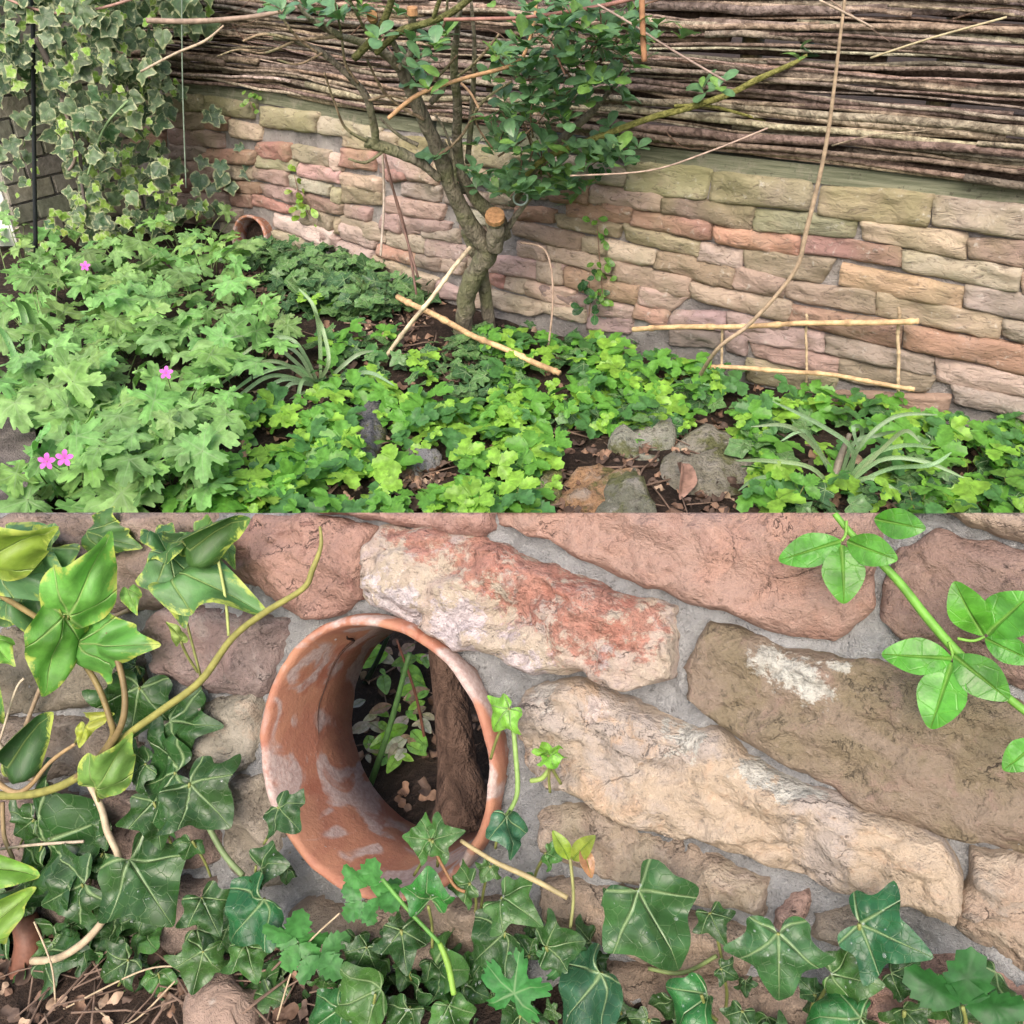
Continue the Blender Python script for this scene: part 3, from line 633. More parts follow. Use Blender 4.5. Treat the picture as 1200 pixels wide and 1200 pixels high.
nst([(606,845),(622,800),(690,800),(765,832),(850,856),(885,892),(960,922),(1045,952),(1108,984),(1126,1012)],[(612,892),(650,924),(710,938),(800,980),(900,1012),(1000,1040),(1060,1062),(1104,1080),(1118,1050)],(.52,.4,.28),(.47,.39,.33),(.54,.37,.24),[(800,866,22),(640,815,20,(.47,.44,.4)),(890,905,20),(925,925,22),(955,938,14),(700,835,16,(.55,.46,.42))],bulge=.02,rough=.011,sc=.8)
nst([(1124,1036),(1142,992),(1200,1000),(1290,1020)],[(1122,1086),(1160,1112),(1210,1142),(1290,1170)],(.47,.37,.27),(.43,.31,.22),(.36,.3,.24))
nst([(636,952),(700,948),(800,988),(895,1030)],[(640,1000),(700,1018),(800,1050),(890,1072)],(.46,.37,.26),(.4,.3,.22),(.48,.38,.3),rough=.01)
nst([(906,1072),(926,1046),(946,1050)],[(908,1086),(925,1100),(946,1092)],(.48,.31,.25),(.44,.28,.22),(.4,.26,.2))
nst([(950,1062),(1000,1070),(1060,1092)],[(952,1098),(1000,1112),(1056,1120)],(.47,.38,.27),(.4,.33,.25),(.36,.29,.22))
nst([(1010,1150),(1080,1122),(1140,1126),(1290,1190)],[(1020,1215),(1100,1230),(1180,1250),(1290,1270)],(.45,.27,.21),(.4,.25,.19),(.36,.24,.19))
nst([(640,1030),(700,1036),(800,1066),(890,1094)],[(642,1085),(720,1110),(800,1130),(880,1140)],(.4,.29,.2),(.34,.26,.19),(.44,.33,.25),rough=.011)
nst([(700,1125),(800,1140),(900,1150),(1000,1150)],[(700,1200),(800,1215),(900,1220),(1000,1215)],(.36,.26,.19),(.3,.22,.16),(.4,.28,.2))
nst([(-120,735),(0,738),(70,735),(165,770)],[(-120,835),(0,835),(80,832),(168,818)],(.25,.21,.15),(.2,.17,.12),(.3,.25,.2))
nst([(-120,846),(0,842),(90,842),(172,860)],[(-120,925),(0,915),(90,908),(172,898)],(.28,.22,.17),(.23,.18,.14),(.32,.27,.22))
nst([(-120,938),(0,930),(120,930),(255,925)],[(-120,1010),(0,1008),(120,1012),(255,1010)],(.29,.2,.16),(.24,.17,.14),(.33,.25,.2))
nst([(-120,600),(0,604),(120,600),(255,598)],[(-120,725),(0,722),(120,715),(250,705)],(.33,.23,.18),(.28,.2,.16),(.4,.3,.24))
nst([(350,1060),(450,1058),(620,1050)],[(350,1130),(450,1140),(620,1120)],(.33,.25,.18),(.28,.21,.15),(.38,.29,.22))
nst([(-120,1025),(60,1022),(255,1030)],[(-120,1110),(60,1112),(255,1115)],(.28,.2,.16),(.22,.16,.13),(.33,.26,.2))
ue = near_uv(1302, 900)[0]
for r in range(8):
    u = ue+.004+.03*(r % 3); v = -.004-r*.076
    if r % 3: k += 1; obj('stone', stone_mesh('stone', [(ue-.002, v), (u-.008, v)], [(ue-.002, v-.066), (u-.008, v-.066)], NW, 10, 10, .014, .0055, .009, 20, k, .005, .03, -.0005, 0, .1, .0), stone_near('sandstone', (.4, .28, .2), (.34, .22, .17), (.45, .33, .25), k), near)
    while u < u1-.03:
        L = min(rnd.uniform(.1, .23), u1-.004-u); k += 1; c = rnd.choice([(.44, .33, .24), (.42, .25, .19), (.3, .22, .15), (.47, .37, .27)])
        obj('stone', stone_mesh('stone', [(u, v), (u+L-.01, v-.004)], [(u, v-.064), (u+L-.01, v-.066)], NW, 26, 12, .017, .0055, .010, 20, k, .005, .03, -.0005, 0, .1, .003), stone_near('sandstone', c, tuple(x*.8 for x in c), tuple(x*1.2 for x in c), k), near); u += L
for (xa, xb) in ((-320, -135),):
    for r in range(6):
        y = 606+r*96; c = rnd.choice([(.4, .28, .2), (.42, .24, .18), (.3, .22, .15)])
        nst([(xa, y-6), (xb, y)], [(xa, y+74), (xb, y+82)], c, tuple(x*.8 for x in c), tuple(x*1.2 for x in c), res=9)
pm = pipe_mesh(NW(PU, PV, .020), NN, NV, PR, .108, .0075, 96)
pipe = tag(obj('clay_pipe', pm, M_terra), 'large weathered terracotta drain pipe opening through the stone wall', 'pipe')
cr = []
for (w, d) in ((108, -.012), (116, -.03), (122, -.05), (130, -.052), (142, -.056), (156, -.06), (170, -.058), (186, -.06)):
    a = math.radians(w); cr.append(NW(PU+(PR-.0122-.002*abs(d)*10)*math.cos(a), PV+(PR-.0122-.002*abs(d)*10)*math.sin(a), .02+d))
tube_obj('crack', cr, [.0003, .0011, .0013, .001, .001, .0008, .0006, .0002], plain('crack_line', (.05, .025, .018), .9, .2), pipe, 5)  # thin dark line along the crack in the pipe

# ------------------------------------------------------------------ what stands behind the pipe
b0 = on_ground(543, 955); 
tp = at_depth(520, 742, pix(b0)[2]-.02)
st = [b0-Vector((0, 0, .02)), b0+Vector((0, 0, .012)), b0.lerp(tp, .3), b0.lerp(tp, .65), tp]
tag(tube_obj('shrub_stem', st, [.036, .026, .018, .0155, .015], bark_mat('brown_bark', (.05, .03, .022), (.12, .075, .055)), None, 14, (1, 1, 1)), 'thick brown woody stem visible through the clay pipe', 'stem')
for i, (a, b, r, c, lab) in enumerate((((432, 925), (480, 765), .0032, (.06, .13, .04), 'thick green shoot crossing the view through the pipe'), ((428, 800), (455, 745), .003, (.03, .05, .03), 'dark green shoot at the upper left inside the pipe view'), ((500, 880), (465, 750), .0015, (.16, .07, .05), 'thin red-brown twig behind the pipe beside the stem'))):
    p = on_ground(*a); q = at_depth(b[0], b[1], pix(p)[2]-.06); tag(tube_obj('shoot', [p, p.lerp(q, .5)+rv(.004), q], [r*1.2, r, r*.8], M_stem, None, 6, c), lab, 'shoot')

# ------------------------------------------------------------------ litter: dead leaves and twigs on the soil (uncountable)
lit_me = [leaf_mesh('dead_leaf', smooth_out([(0, 0), (.16, .1), (.3, .38), (.2, .62), (.24, .8), (0, 1), (-.2, .86), (-.16, .6), (-.3, .4), (-.14, .14)], 2), (0, .5), (1, .5), cup=.5*(i-1), fold=.4*(1-i), wave=.4, seed=120+i) for i in range(3)]
groups = [Scatter() for _ in range(4)]; LC = [(.15, .09, .062), (.27, .165, .11), (.09, .06, .046), (.38, .27, .19)]
def scatter_litter(n, gen, s0, s1):
    for _ in range(n):
        p = gen(); t = Vector((rnd.uniform(-1, 1), rnd.uniform(-1, 1), rnd.uniform(-.2, .3))); g = rnd.choices(groups, (4, 3, 4, 1.3))[0]
        g.add(rnd.choice(lit_me), frame(p+Vector((0, 0, .004)), t, Vector((rnd.uniform(-.5, .5), rnd.uniform(-.7, .3), 1)), rnd.uniform(s0, s1)))
def gen_bed():
    while 1:
        p = on_ground(rnd.uniform(180, 1480), rnd.uniform(290, 640))
        s = min((Vector((p.x, p.y))-q).length for q in PC[::4])
        if p.y < 4 and s > .03: return p
def gen_bare():
    a = rnd.choice([(650, 880, 500, 610), (255, 330, 320, 365), (420, 520, 340, 420), (440, 520, 550, 600), (520, 600, 420, 470)]); return on_ground(rnd.uniform(a[0], a[1]), rnd.uniform(a[2], a[3]))
scatter_litter(1600, gen_bed, .018, .05); scatter_litter(500, gen_bare, .015, .045)
scatter_litter(170, lambda: (lambda u, o: Vector((u, .0, 0)) if 0 else on_ground(u, o))(rnd.uniform(-60, 420), rnd.uniform(1075, 1260)), .008, .022)
scatter_litter(220, lambda: (lambda x, y: Vector((x, y, ground_z(x, y))))(rnd.uniform(-.34, .12), rnd.uniform(.5, .95)), .01, .026)
for g, c in zip(groups, LC): tag(g.build('leaf_litter', M_litter, None, c), 'loose brown dead leaves covering the bare soil', 'leaf litter', kind='stuff')
tw = MB()
for i in range(440):
    p = gen_bare() if i < 150 else (gen_bed() if i < 300 else (on_ground(rnd.uniform(-40, 420), rnd.uniform(1085, 1240)) if i < 395 else (lambda x, y: Vector((x, y, ground_z(x, y))))(rnd.uniform(-.3, .1), rnd.uniform(.55, .9))))
    near_ = p.y < 1.2; L = rnd.uniform(.03, .09) if near_ else rnd.uniform(.04, .16); a = rnd.uniform(0, 6.3); d = Vector((math.cos(a), math.sin(a), rnd.uniform(-.05, .25)))*L; q = p+Vector((0, 0, .008))
    tw.tube([q-d*.5, q+rv(L*.06), q+d*.5], rnd.uniform(.0006, .0012) if near_ else rnd.uniform(.0012, .0028), 5)
tag(obj('twig_litter', tw.me('twig_litter'), M_twig, None, None, (.17, .115, .085)), 'fine dry twigs lying on the soil', 'twigs', kind='stuff')

# ------------------------------------------------------------------ rocks
def rock(name, poly, h, c, label, moss=None, seed=0, lift=0.0, mat=None):
    h *= .6; P = [on_ground(*q) for q in poly]; c0 = sum(P, Vector())/len(P); O = catmull([Vector((p.x, p.y)) for p in P], 5, True); n = len(O); V, F = [], []
    for (r, z) in ((1.0, -.03), (1.02, h*.35), (.93, h*.78), (.72, h*.98), (.4, h*1.04), (.15, h)):
        for p in O:
            q = Vector((c0.x+(p.x-c0.x)*r, c0.y+(p.y-c0.y)*r, c0.z+z)); f = fbm(q*13+Vector((seed, 0, 0)), 5); V.append(q+Vector((f*.01, f*.01, (.3*h+.016)*(f+.5*round(f*3)/3)+lift)))
    for k_ in range(5):
        for i in range(n): F.append((k_*n+i, k_*n+(i+1) % n, (k_+1)*n+(i+1) % n, (k_+1)*n+i))
    F.append(tuple(5*n+i for i in range(n)))
    tag(obj(name, mesh(name, V, F), mat or M_rock, None, None, c), label, 'rock')
rock('rock', [(645, 590), (660, 568), (700, 556), (742, 566), (745, 592), (700, 606)], .05, (.42, .25, .14), 'orange-tan rock at the bottom of the garden bed', seed=1)
rock('rock', [(700, 612), (712, 578), (735, 566), (765, 600), (760, 625)], .06, (.2, .2, .15), 'grey-green wedge of rock leaning on the orange-tan rock', seed=2)
rock('rock', [(775, 560), (790, 525), (830, 512), (880, 530), (880, 570), (830, 585)], .03, (.27, .25, .19), 'big rough grey boulder with moss in the bed', seed=3)
rock('rock', [(715, 530), (725, 512), (770, 508), (790, 520), (770, 540)], .04, (.3, .3, .24), 'pale flat stone left of the mossy boulder', seed=4)
rock('rock', [(410, 530), (415, 480), (435, 470), (450, 500), (440, 535)], .03, (.15, .15, .17), 'slate-grey stone among leaves below the grass tuft', seed=5)
rock('rock', [(470, 555), (480, 535), (505, 530), (515, 545), (500, 560)], .03, (.24, .24, .25), 'small light grey stone beside the bright green leaves', seed=6)
rock('rock', [(610, 590), (625, 555), (655, 552), (650, 600)], .035, (.2, .19, .08), 'mossy yellow-green stone left of the orange-tan rock', seed=7)
P = [on_ground(*q) for q in ((225, 1175), (270, 1140), (335, 1128), (350, 1180), (330, 1240), (235, 1240))]
rock('rock', [(225, 1175), (270, 1140), (335, 1128), (350, 1180), (330, 1240), (235, 1240)], .008, (.3, .2, .155), 'flat brown stone lying in soil under the ivy', seed=8, mat=M_far)
for i, (b, t, c, lab, s) in enumerate((((800, 590), (793, 545), (.3, .18, .13), 'curled pink-brown dead leaf beside the mossy boulder', 0), ((400, 560), (405, 525), (.42, .15, .08), 'orange-red dead leaf among bright green leaves', 1), ((600, 462), (575, 455), (.33, .19, .12), 'brown dead leaf below the long diagonal cane', 2), ((1050, 515), (1035, 500), (.34, .2, .09), 'yellow-brown dead leaf behind the right grass tuft', 1))):
    p = on_ground(*b); q = on_ground(*t); tag(obj('dead_leaf', leaf_mesh('dead_leaf', smooth_out(mirror([(0, 0), (.1, .1), (.24, .4), (.15, .75), (0, 1)])), (0, .5), cup=.5, fold=.7, wave=.3, seed=130+i), M_litter, None, frame(p+Vector((0, 0, .02)), q-p+Vector((0, 0, .05)), Vector((.3, -.8, .6)), (q-p).length*.55+.015), jit(c, .1)), lab, 'dead leaf')

# ------------------------------------------------------------------ pruned shrub
def tree_f(py): return 2.58-(385-py)*.0011
shrub = thing('pruned_shrub', on_ground(556, 392), 'pruned evergreen shrub with crossing bare limbs against the wall', 'shrub')
def limb(name, pts, mat=M_bark, color=(1, 1, 1), df=0.0, parent=shrub, sides=10):
    P, R = [], []
    for (x, y, w) in pts:
        f = tree_f(y)+df; p = at_fwd(x, y, f); P.append(p); R.append(w*.44*pix(p)[2]/FPX)
    Q = catmull(P, 7); RR = list(np.interp(np.linspace(0, len(R)-1, len(Q)), range(len(R)), R)); sd_ = pts[0][0]; Q = [q+Vector((noise.noise(Vector((i*.35, sd_, 1))), noise.noise(Vector((i*.35, sd_, 5))), 0))*r_*.2 for i, (q, r_) in enumerate(zip(Q, RR))]; RR = [r_*(1+.12*noise.noise(Vector((i*.3, sd_, 9)))) for i, r_ in enumerate(RR)]
    return obj(name, MB().tube(Q, RR, sides).me(name), mat, parent, None, color)
limb('trunk', [(540, 400, 28), (545, 372, 24), (547, 345, 25), (560, 315, 27), (573, 291, 29), (570, 280, 22)])
limb('trunk', [(576, 398, 20), (572, 370, 17), (568, 340, 17), (563, 312, 18), (556, 292, 17), (545, 270, 14)], df=.05)
LIMBS = [([(574, 292, 28), (552, 266, 24), (532, 226, 21), (515, 182, 20), (498, 142, 19), (480, 102, 18), (466, 76, 14), (440, 56, 12), (415, 47, 10), (392, 40, 8), (360, 20, 6)], 0),
 ([(515, 210, 10), (495, 192, 13), (475, 182, 15), (452, 173, 15), (428, 166, 14)], -.02), ([(441, 170, 11), (437, 142, 11), (430, 115, 10), (414, 94, 9), (378, 62, 8), (345, 48, 6), (320, 45, 4)], -.02),
 ([(545, 225, 10), (536, 175, 14), (536, 125, 13), (532, 80, 11), (535, 40, 9), (541, -10, 7)], .05), ([(548, 190, 8), (553, 130, 8), (556, 60, 6), (552, 0, 4)], .08),
 ([(592, 278, 18), (582, 256, 22), (560, 236, 18), (545, 212, 14), (530, 188, 11), (518, 165, 7)], .03), ([(580, 292, 22), (581, 270, 25), (580, 254, 25)], -.04),
 ([(590, 275, 9), (604, 254, 8), (625, 228, 6), (650, 205, 4)], .0), ([(600, 240, 10), (622, 205, 12), (645, 178, 11), (668, 154, 12), (690, 135, 10), (705, 118, 7), (725, 95, 5)], .03),
 ([(470, 80, 9), (482, 60, 10), (483, 35, 10), (483, 12, 11)], -.04), ([(466, 60, 8), (455, 40, 9), (437, 20, 10)], -.05), ([(505, 120, 8), (520, 100, 8), (500, 85, 6)], -.02),
 ([(490, 170, 6), (470, 160, 5), (455, 148, 4), (445, 138, 3)], -.05), ([(535, 215, 4), (530, 180, 4), (520, 150, 3), (510, 135, 3)], -.03), ([(400, 42, 8), (360, 18, 6), (340, -10, 5)], -.03)]
for pts, df in LIMBS: limb('branch', pts, df=df)
for pts in ([(415, 68, 10), (440, 42, 10), (452, 20, 10), (462, -10, 9)], [(440, 62, 8), (470, 36, 9), (500, 27, 9), (530, 14, 9), (560, -10, 8)], [(508, 20, 6), (515, 0, 6), (518, -15, 6)]):
    limb('branch', pts, M_mossy, (.62, .66, .8), -.06)
for pts in ([(612, 214, 6), (625, 196, 7), (650, 180, 8), (700, 161, 8), (760, 139, 8), (800, 128, 9), (850, 112, 8), (890, 92, 8), (930, 74, 6), (946, 64, 3)], [(790, 124, 4), (830, 124, 4), (870, 134, 4), (900, 144, 3), (940, 166, 2)]):
    limb('branch', pts, M_mossy, (1, 1, 1), -.07)
# pale sawn ends
M_cut = plain('sawn_wood', (.46, .25, .12), .85, .45, 50)
for (x, y, r, df, up) in ((580, 253, 12, -.055, .55), (483, 11, 6.5, -.05, .8), (436, 19, 6.5, -.062, .3)):
    p = at_fwd(x, y, tree_f(y)+df); n_ = (Vector((0, -1, 0))*(1-up)+Vector((0, 0, 1))*up).normalized(); rr = r*pix(p)[2]/FPX; obj('sawn_end', MB().tube([p-n_*.01, p+n_*.004], [rr, rr*.96], 12).me('sawn_end', False), M_cut, shrub)
for i in range(34):
    a_ = rnd.choice([(640, 110), (600, 160), (690, 70), (620, 210), (670, 40), (720, 50)]); x0, y0 = a_[0]+rnd.uniform(-30, 30), a_[1]+rnd.uniform(-20, 25); an = rnd.uniform(-2.6, -.5); L = rnd.uniform(25, 60)
    limb('twig', [(x0, y0, 3.2), (x0+L*.5*math.cos(an)+rnd.uniform(-4, 4), y0+L*.5*math.sin(an), 2.6), (x0+L*math.cos(an), y0+L*math.sin(an), 1.6)], color=(1.2, .9, .8), df=rnd.uniform(-.1, .06), sides=5)
for pts in ([(440, 56, 5), (420, 20, 4), (405, -10, 4)], [(430, 165, 6), (405, 150, 4), (392, 120, 3), (380, 85, 3)], [(455, 172, 5), (430, 190, 4), (408, 186, 3)], [(465, 78, 5), (500, 60, 4), (520, 30, 4), (525, -10, 3)], [(345, 48, 4), (310, 62, 3), (280, 58, 2.5), (255, 66, 2)], [(378, 62, 4), (350, 75, 3), (325, 70, 2.5)], [(480, 102, 5), (510, 92, 4), (535, 65, 3)], [(395, 42, 5), (350, 46, 5), (310, 40, 4), (285, 48, 3)], [(372, 62, 4), (345, 40, 4), (325, 10, 3), (318, -15, 3)], [(432, 118, 4), (455, 112, 4), (480, 118, 3)], [(420, 98, 4), (405, 75, 4), (400, 40, 3), (392, 0, 3)], [(497, 140, 5), (470, 125, 4), (448, 105, 4), (430, 70, 3)], [(536, 90, 4), (560, 70, 4), (585, 40, 3)], [(515, 182, 5), (540, 160, 4), (565, 120, 4), (600, 95, 3)]): limb('branch', pts, color=(1.3, 1.1, .95), df=-.03, sides=7)
crown = Scatter(); crown2 = Scatter()
for (cx, cy, rx, ry, n) in ((620, 62, 48, 34, 70), (690, 50, 62, 40, 130), (742, 48, 28, 26, 40), (660, 20, 60, 20, 50), (640, 110, 45, 34, 80), (690, 95, 45, 28, 60), (600, 150, 34, 34, 60), (585, 195, 34, 30, 60), (640, 160, 30, 34, 40), (650, 208, 42, 24, 60), (615, 225, 34, 18, 50), (690, 185, 34, 14, 26), (722, 172, 20, 10, 12), (492, 80, 18, 22, 26), (500, 50, 22, 16, 16), (470, 25, 30, 20, 14), (420, 10, 40, 14, 14), (360, 15, 50, 16, 18), (830, 103, 8, 6, 7), (945, 62, 8, 5, 7), (490, 185, 14, 12, 8)):
    kk = 0
    while kk < n:
        x, y = rnd.gauss(cx, rx*.62), rnd.gauss(cy, ry*.62); f = tree_f(y)+rnd.uniform(-.2, .1); c0 = at_fwd(x, y, f); ax = Vector((rnd.uniform(-.6, .6), rnd.uniform(-.7, .2), 1)).normalized()
        side = ax.orthogonal().normalized(); a0 = rnd.uniform(0, 6.3); m_ = rnd.randint(4, 7)
        for q in range(m_):
            d = Matrix.Rotation(a0+q*6.283/m_, 3, ax) @ side; t = d+ax*rnd.uniform(.1, .9); (crown if rnd.random() < .8 else crown2).add(rnd.choice(lau_lo), frame(c0+ax*rnd.uniform(-.012, .012), t, ax, rnd.uniform(.026, .054)))
        kk += m_*.78
tag(crown.build('crown', M_laurel, shrub, (.11, .22, .1)), kind='stuff'); tag(crown2.build('crown', M_laurel, shrub, (.16, .3, .07)), kind='stuff')

# ------------------------------------------------------------------ canes and dry stems
def stick(name, pts, w, c, label, cat, depth=None, ground=(), fwd=None, mat=M_twig):
    P = []
    for i, (x, y) in enumerate(pts):
        if i in ground: P.append(on_ground(x, y))
        else:
            F0 = fwd[i] if hasattr(fwd, '__len__') else fwd
            P.append(at_fwd(x, y, F0))
    R = [(w if not hasattr(w, '__len__') else w[i])/2*pix(p)[2]/FPX for i, p in enumerate(P)]
    if name == 'bamboo_cane':
        Q = catmull(P, 40); R2 = list(np.interp(np.linspace(0, len(R)-1, len(Q)), range(len(R)), R)); R2 = [r_*(1+(.28 if i % 17 in (8, 9) else 0)-(.1 if i % 17 == 10 else 0)+.08*noise.noise(Vector((i*.2, Q[0].x*9, 0)))) for i, r_ in enumerate(R2)]; Q = [q+Vector((0, noise.noise(Vector((i*.05, q.x, 7))), noise.noise(Vector((i*.05, q.y, 3)))))*.008 for i, q in enumerate(Q)]
        return tag(obj(name, MB().tube(Q, R2, 8).me(name), M_cane, None, None, c), label, cat)
    tag(tube_obj(name, P, R, mat, None, 8, c), label, cat)
def wf(px, py, off):      # distance ahead of a point 'off' in front of the far wall
    s, z = wall_sz(px, py); return W(s, z, off).y
CANE = (.55, .37, .2)
M_cane = plain('cane', None, .6, .55, 26, .004, use_obj=True)
stick('bamboo_cane', [(551, 290), (500, 356), (446, 426)], 5, (.55, .45, .31), 'pale cane leaning from the shrub trunk down into the leaves', 'cane', ground=(2,), fwd=[2.42, 2.3, 0])
stick('bamboo_cane', [(466, 348), (560, 396), (656, 438)], 7, (.58, .38, .2), 'tan cane lying diagonally on the bed below the shrub', 'cane', fwd=[2.66, 2.36, 2.14])
stick('bamboo_cane', [(742, 386), (900, 381), (1077, 376)], [6, 6, 7], CANE, 'long horizontal tan cane tied along the foot of the wall', 'cane', fwd=[wf(742, 386, .07), wf(900, 381, .07), wf(1077, 376, .07)])
stick('bamboo_cane', [(828, 430), (950, 437), (1072, 456)], 5.5, CANE, 'lower tan cane sloping down to the right by the wall', 'cane', fwd=[wf(828, 430, .08), wf(950, 437, .08), wf(1072, 456, .08)])
stick('bamboo_cane', [(1053, 360), (1053, 410), (1052, 475)], 4, (.5, .38, .24), 'short upright thin cane at the right end of the long cane', 'cane', fwd=[wf(1053, 370, .05)]*3)
stick('bamboo_cane', [(945, 368), (945, 400), (945, 450)], 3, (.5, .38, .24), 'short upright thin cane crossing the middle of the long cane', 'cane', fwd=[wf(945, 370, .05)]*3)
stick('bamboo_cane', [(846, 385), (846, 410), (845, 445)], 3, (.5, .38, .24), 'short upright thin cane left of the lower sloping cane', 'cane', fwd=[wf(846, 380, .05)]*3)
stick('hanging_vine', [(992, -20), (985, 40), (968, 170), (945, 270), (930, 320), (880, 378), (840, 410), (812, 455)], [4, 4, 5, 6, 5, 5, 5, 5], (.36, .27, .18), 'long dry brown vine hanging from the fence across the wall', 'vine', ground=(7,), fwd=[1.98, 1.98, 1.99, 2.0, 2.0, 2.02, 2.02, 0])
stick('dead_branch', [(455, 139), (490, 111), (540, 93), (600, 76), (618, 55), (628, 10), (626, -20)], [5, 5, 4.5, 4.5, 4, 4, 3], (.5, .3, .16), 'broken pale orange branch caught across the shrub limbs', 'branch', fwd=[2.2]*7)
stick('dead_branch', [(540, 97), (552, 110), (561, 127)], 3, (.42, .27, .17), 'short side twig below the broken orange branch', 'twig', fwd=[2.19]*3)
stick('dead_branch', [(520, 23), (570, 22), (620, 20), (700, 8), (760, -6)], [4, 4, 4, 5, 4], (.3, .15, .12), 'thin red-brown branch running along the top of the shrub', 'branch', fwd=[2.1]*5)
stick('dead_branch', [(600, 24), (640, 45), (650, 60), (662, 87)], 2.5, (.36, .2, .15), 'thin red-brown side twig hanging before the shrub leaves', 'twig', fwd=[2.1]*4)
stick('dead_branch', [(752, -10), (753, 30), (755, 72)], 7, (.33, .17, .09), 'short orange-brown upright stick in front of the fence', 'stick', fwd=[2.0]*3)
for i, (pts, lab) in enumerate((([(450, 178), (468, 250), (490, 325)], 'right of two dark thin stems crossing left of the shrub'), ([(455, 205), (475, 270), (488, 345)], 'left of two dark thin stems crossing left of the shrub'), ([(448, 175), (450, 235), (446, 300)], 'pale thread-like stem hanging left of the shrub'))):
    stick('thin_stem', pts, 3, (.18, .11, .09) if i < 2 else (.4, .33, .27), lab, 'stem', fwd=[2.75, 2.78, 2.7])
stick('thin_stem', [(610, 284), (640, 295), (648, 350), (640, 425)], 2.5, (.4, .29, .22), 'thin curved dry stem arching right of the shrub trunk', 'stem', ground=(3,), fwd=[2.45, 2.4, 2.35, 0])
stick('thin_stem', [(668, 206), (760, 200), (830, 178), (900, 150)], 2, (.42, .31, .25), 'very thin pale twig arching over the wall top', 'twig', fwd=[2.2, 2.15, 2.1, 2.08])
stick('thin_stem', [(700, 5), (740, 28), (790, 60), (850, 95)], 2.5, (.34, .25, .21), 'thin twig slanting down across the fence right of the leaves', 'twig', fwd=[2.0]*4)
stick('thin_stem', [(1180, 20), (1090, 45), (1020, 68)], 2.5, (.42, .36, .22), 'thin pale twig slanting across the fence at the upper right', 'twig', fwd=[1.75, 1.8, 1.85])
stick('thin_stem', [(960, 0), (1000, 20), (1022, 32)], 2.5, (.42, .33, .25), 'short thin twig poking from the fence beside the hanging stem', 'twig', fwd=[1.85]*3)
stick('dead_branch', [(172, 24), (230, 25), (300, 19), (350, 8)], [6, 6, 5, 4], (.3, .22, .17), 'bare brown runner crossing before the fence beside the ivy', 'branch', fwd=[3.1]*4)
stick('dead_branch', [(165, 84), (205, 63), (240, 48), (262, 30)], [2.5, 3, 3, 2], (.42, .33, .24), 'thin pale twig rising from the ivy across the fence', 'twig', fwd=[3.1]*4)
stick('thin_stem', [(213, -5), (214, 100), (218, 220)], 1.6, (.2, .26, .2), 'fine straight green wire hanging before the wall left end', 'wire', fwd=[3.3]*3)
# ring and tie on the shrub
pr = at_fwd(610, 232, 2.36); mb = MB(); mb.tube([pr+Vector((math.cos(a)*.019, -.004*math.sin(a), math.sin(a)*.019)) for a in np.linspace(0, 6.2832, 25)], .0028, 6); tag(obj('plant_ring', mb.me('plant_ring'), plain('clear_plastic', (.45, .55, .52), .25, .1, 20)), 'small pale translucent ring hanging on the shrub', 'ring')

# ------------------------------------------------------------------ ivy and cable over the pier at the left
stick('black_cable', [(38, -10), (39, 80), (40, 180), (42, 300)], 5, (.02, .024, .026), 'straight black cable hanging down the left grey bricks', 'cable', fwd=[3.3, 3.3, 3.3, 3.3], mat=M_stem)
stick('ivy_stem', [(42, 44), (60, 80), (78, 122), (92, 165), (96, 215), (101, 245)], [7, 8, 7, 5, 4, 3], (.13, .11, .1), 'thick dark forked stem in the ivy beside the cable', 'stem', fwd=[3.3]*6)
stick('ivy_stem', [(72, 115), (82, 150), (88, 185), (80, 200)], [5, 4, 4, 3], (.3, .24, .2), 'pale brown stem fork hanging in the left ivy', 'stem', fwd=[3.28]*4)
stick('ivy_stem', [(0, -4), (60, 15), (120, 9), (180, -10)], 3, (.36, .22, .18), 'thin pinkish runner arching over the top of the ivy', 'stem', fwd=[3.2]*4)
stick('ivy_stem', [(150, 118), (125, 145), (112, 175), (103, 205)], 2.5, (.2, .3, .14), 'thin green shoot curving through the left ivy', 'stem', fwd=[3.2]*4)
ivyf = thing('variegated_ivy', on_ground(110, 275), 'cream-edged ivy climbing over bricks and fence at upper left', 'ivy')
ZI = [(0, 0), (250, 0), (240, 30), (190, 50), (205, 95), (215, 110), (190, 140), (195, 170), (215, 215), (260, 235), (240, 262), (160, 275), (100, 285), (50, 265), (90, 215), (70, 170), (45, 140), (48, 120), (0, 95)]
iv = [Scatter(), Scatter(), Scatter()]; cnt = 0; IC = [(.11, .17, .085), (.22, .36, .06), (.06, .11, .05)]; tries = 0
while tries < 1500:
    tries += 1; x, y = rnd.uniform(-40, 265), rnd.uniform(-60, 290)
    if not (inpoly(max(1, x), max(1, y), ZI) or (x < 60 and rnd.random() < .13)): continue
    f = 3.25+rnd.uniform(-.1, .42)+max(0, (x-120))*.0018; p = at_fwd(x, y, f); t = Vector((rnd.uniform(-.9, .9), rnd.uniform(-.4, .1), rnd.uniform(-1, .25))); nrm = Vector((rnd.uniform(-.7, .6), -1, rnd.uniform(0, 1.1)))
    w = rnd.choices((0, 1, 2), (5, 3.2+max(0, y-120)*.04, 3.2))[0]; s = rnd.uniform(.03, .068) if w != 1 else rnd.uniform(.02, .042)
    if cnt < 230 and f < 3.5: obj('leaf', rnd.choice(var_lo), M_varf if w != 1 else M_varf, ivyf, frame(p, t, nrm, s), jit(IC[w], .25)); cnt += 1
    else: iv[w].add(rnd.choice(var_lo), frame(p, t, nrm, s))
for g, c in zip(iv, IC): tag(g.build('leaf', M_varf, ivyf, c), kind='stuff')
ivy2 = thing('variegated_ivy', on_ground(258, 262), 'small cream-edged ivy sprig hanging above the far pipe', 'ivy')
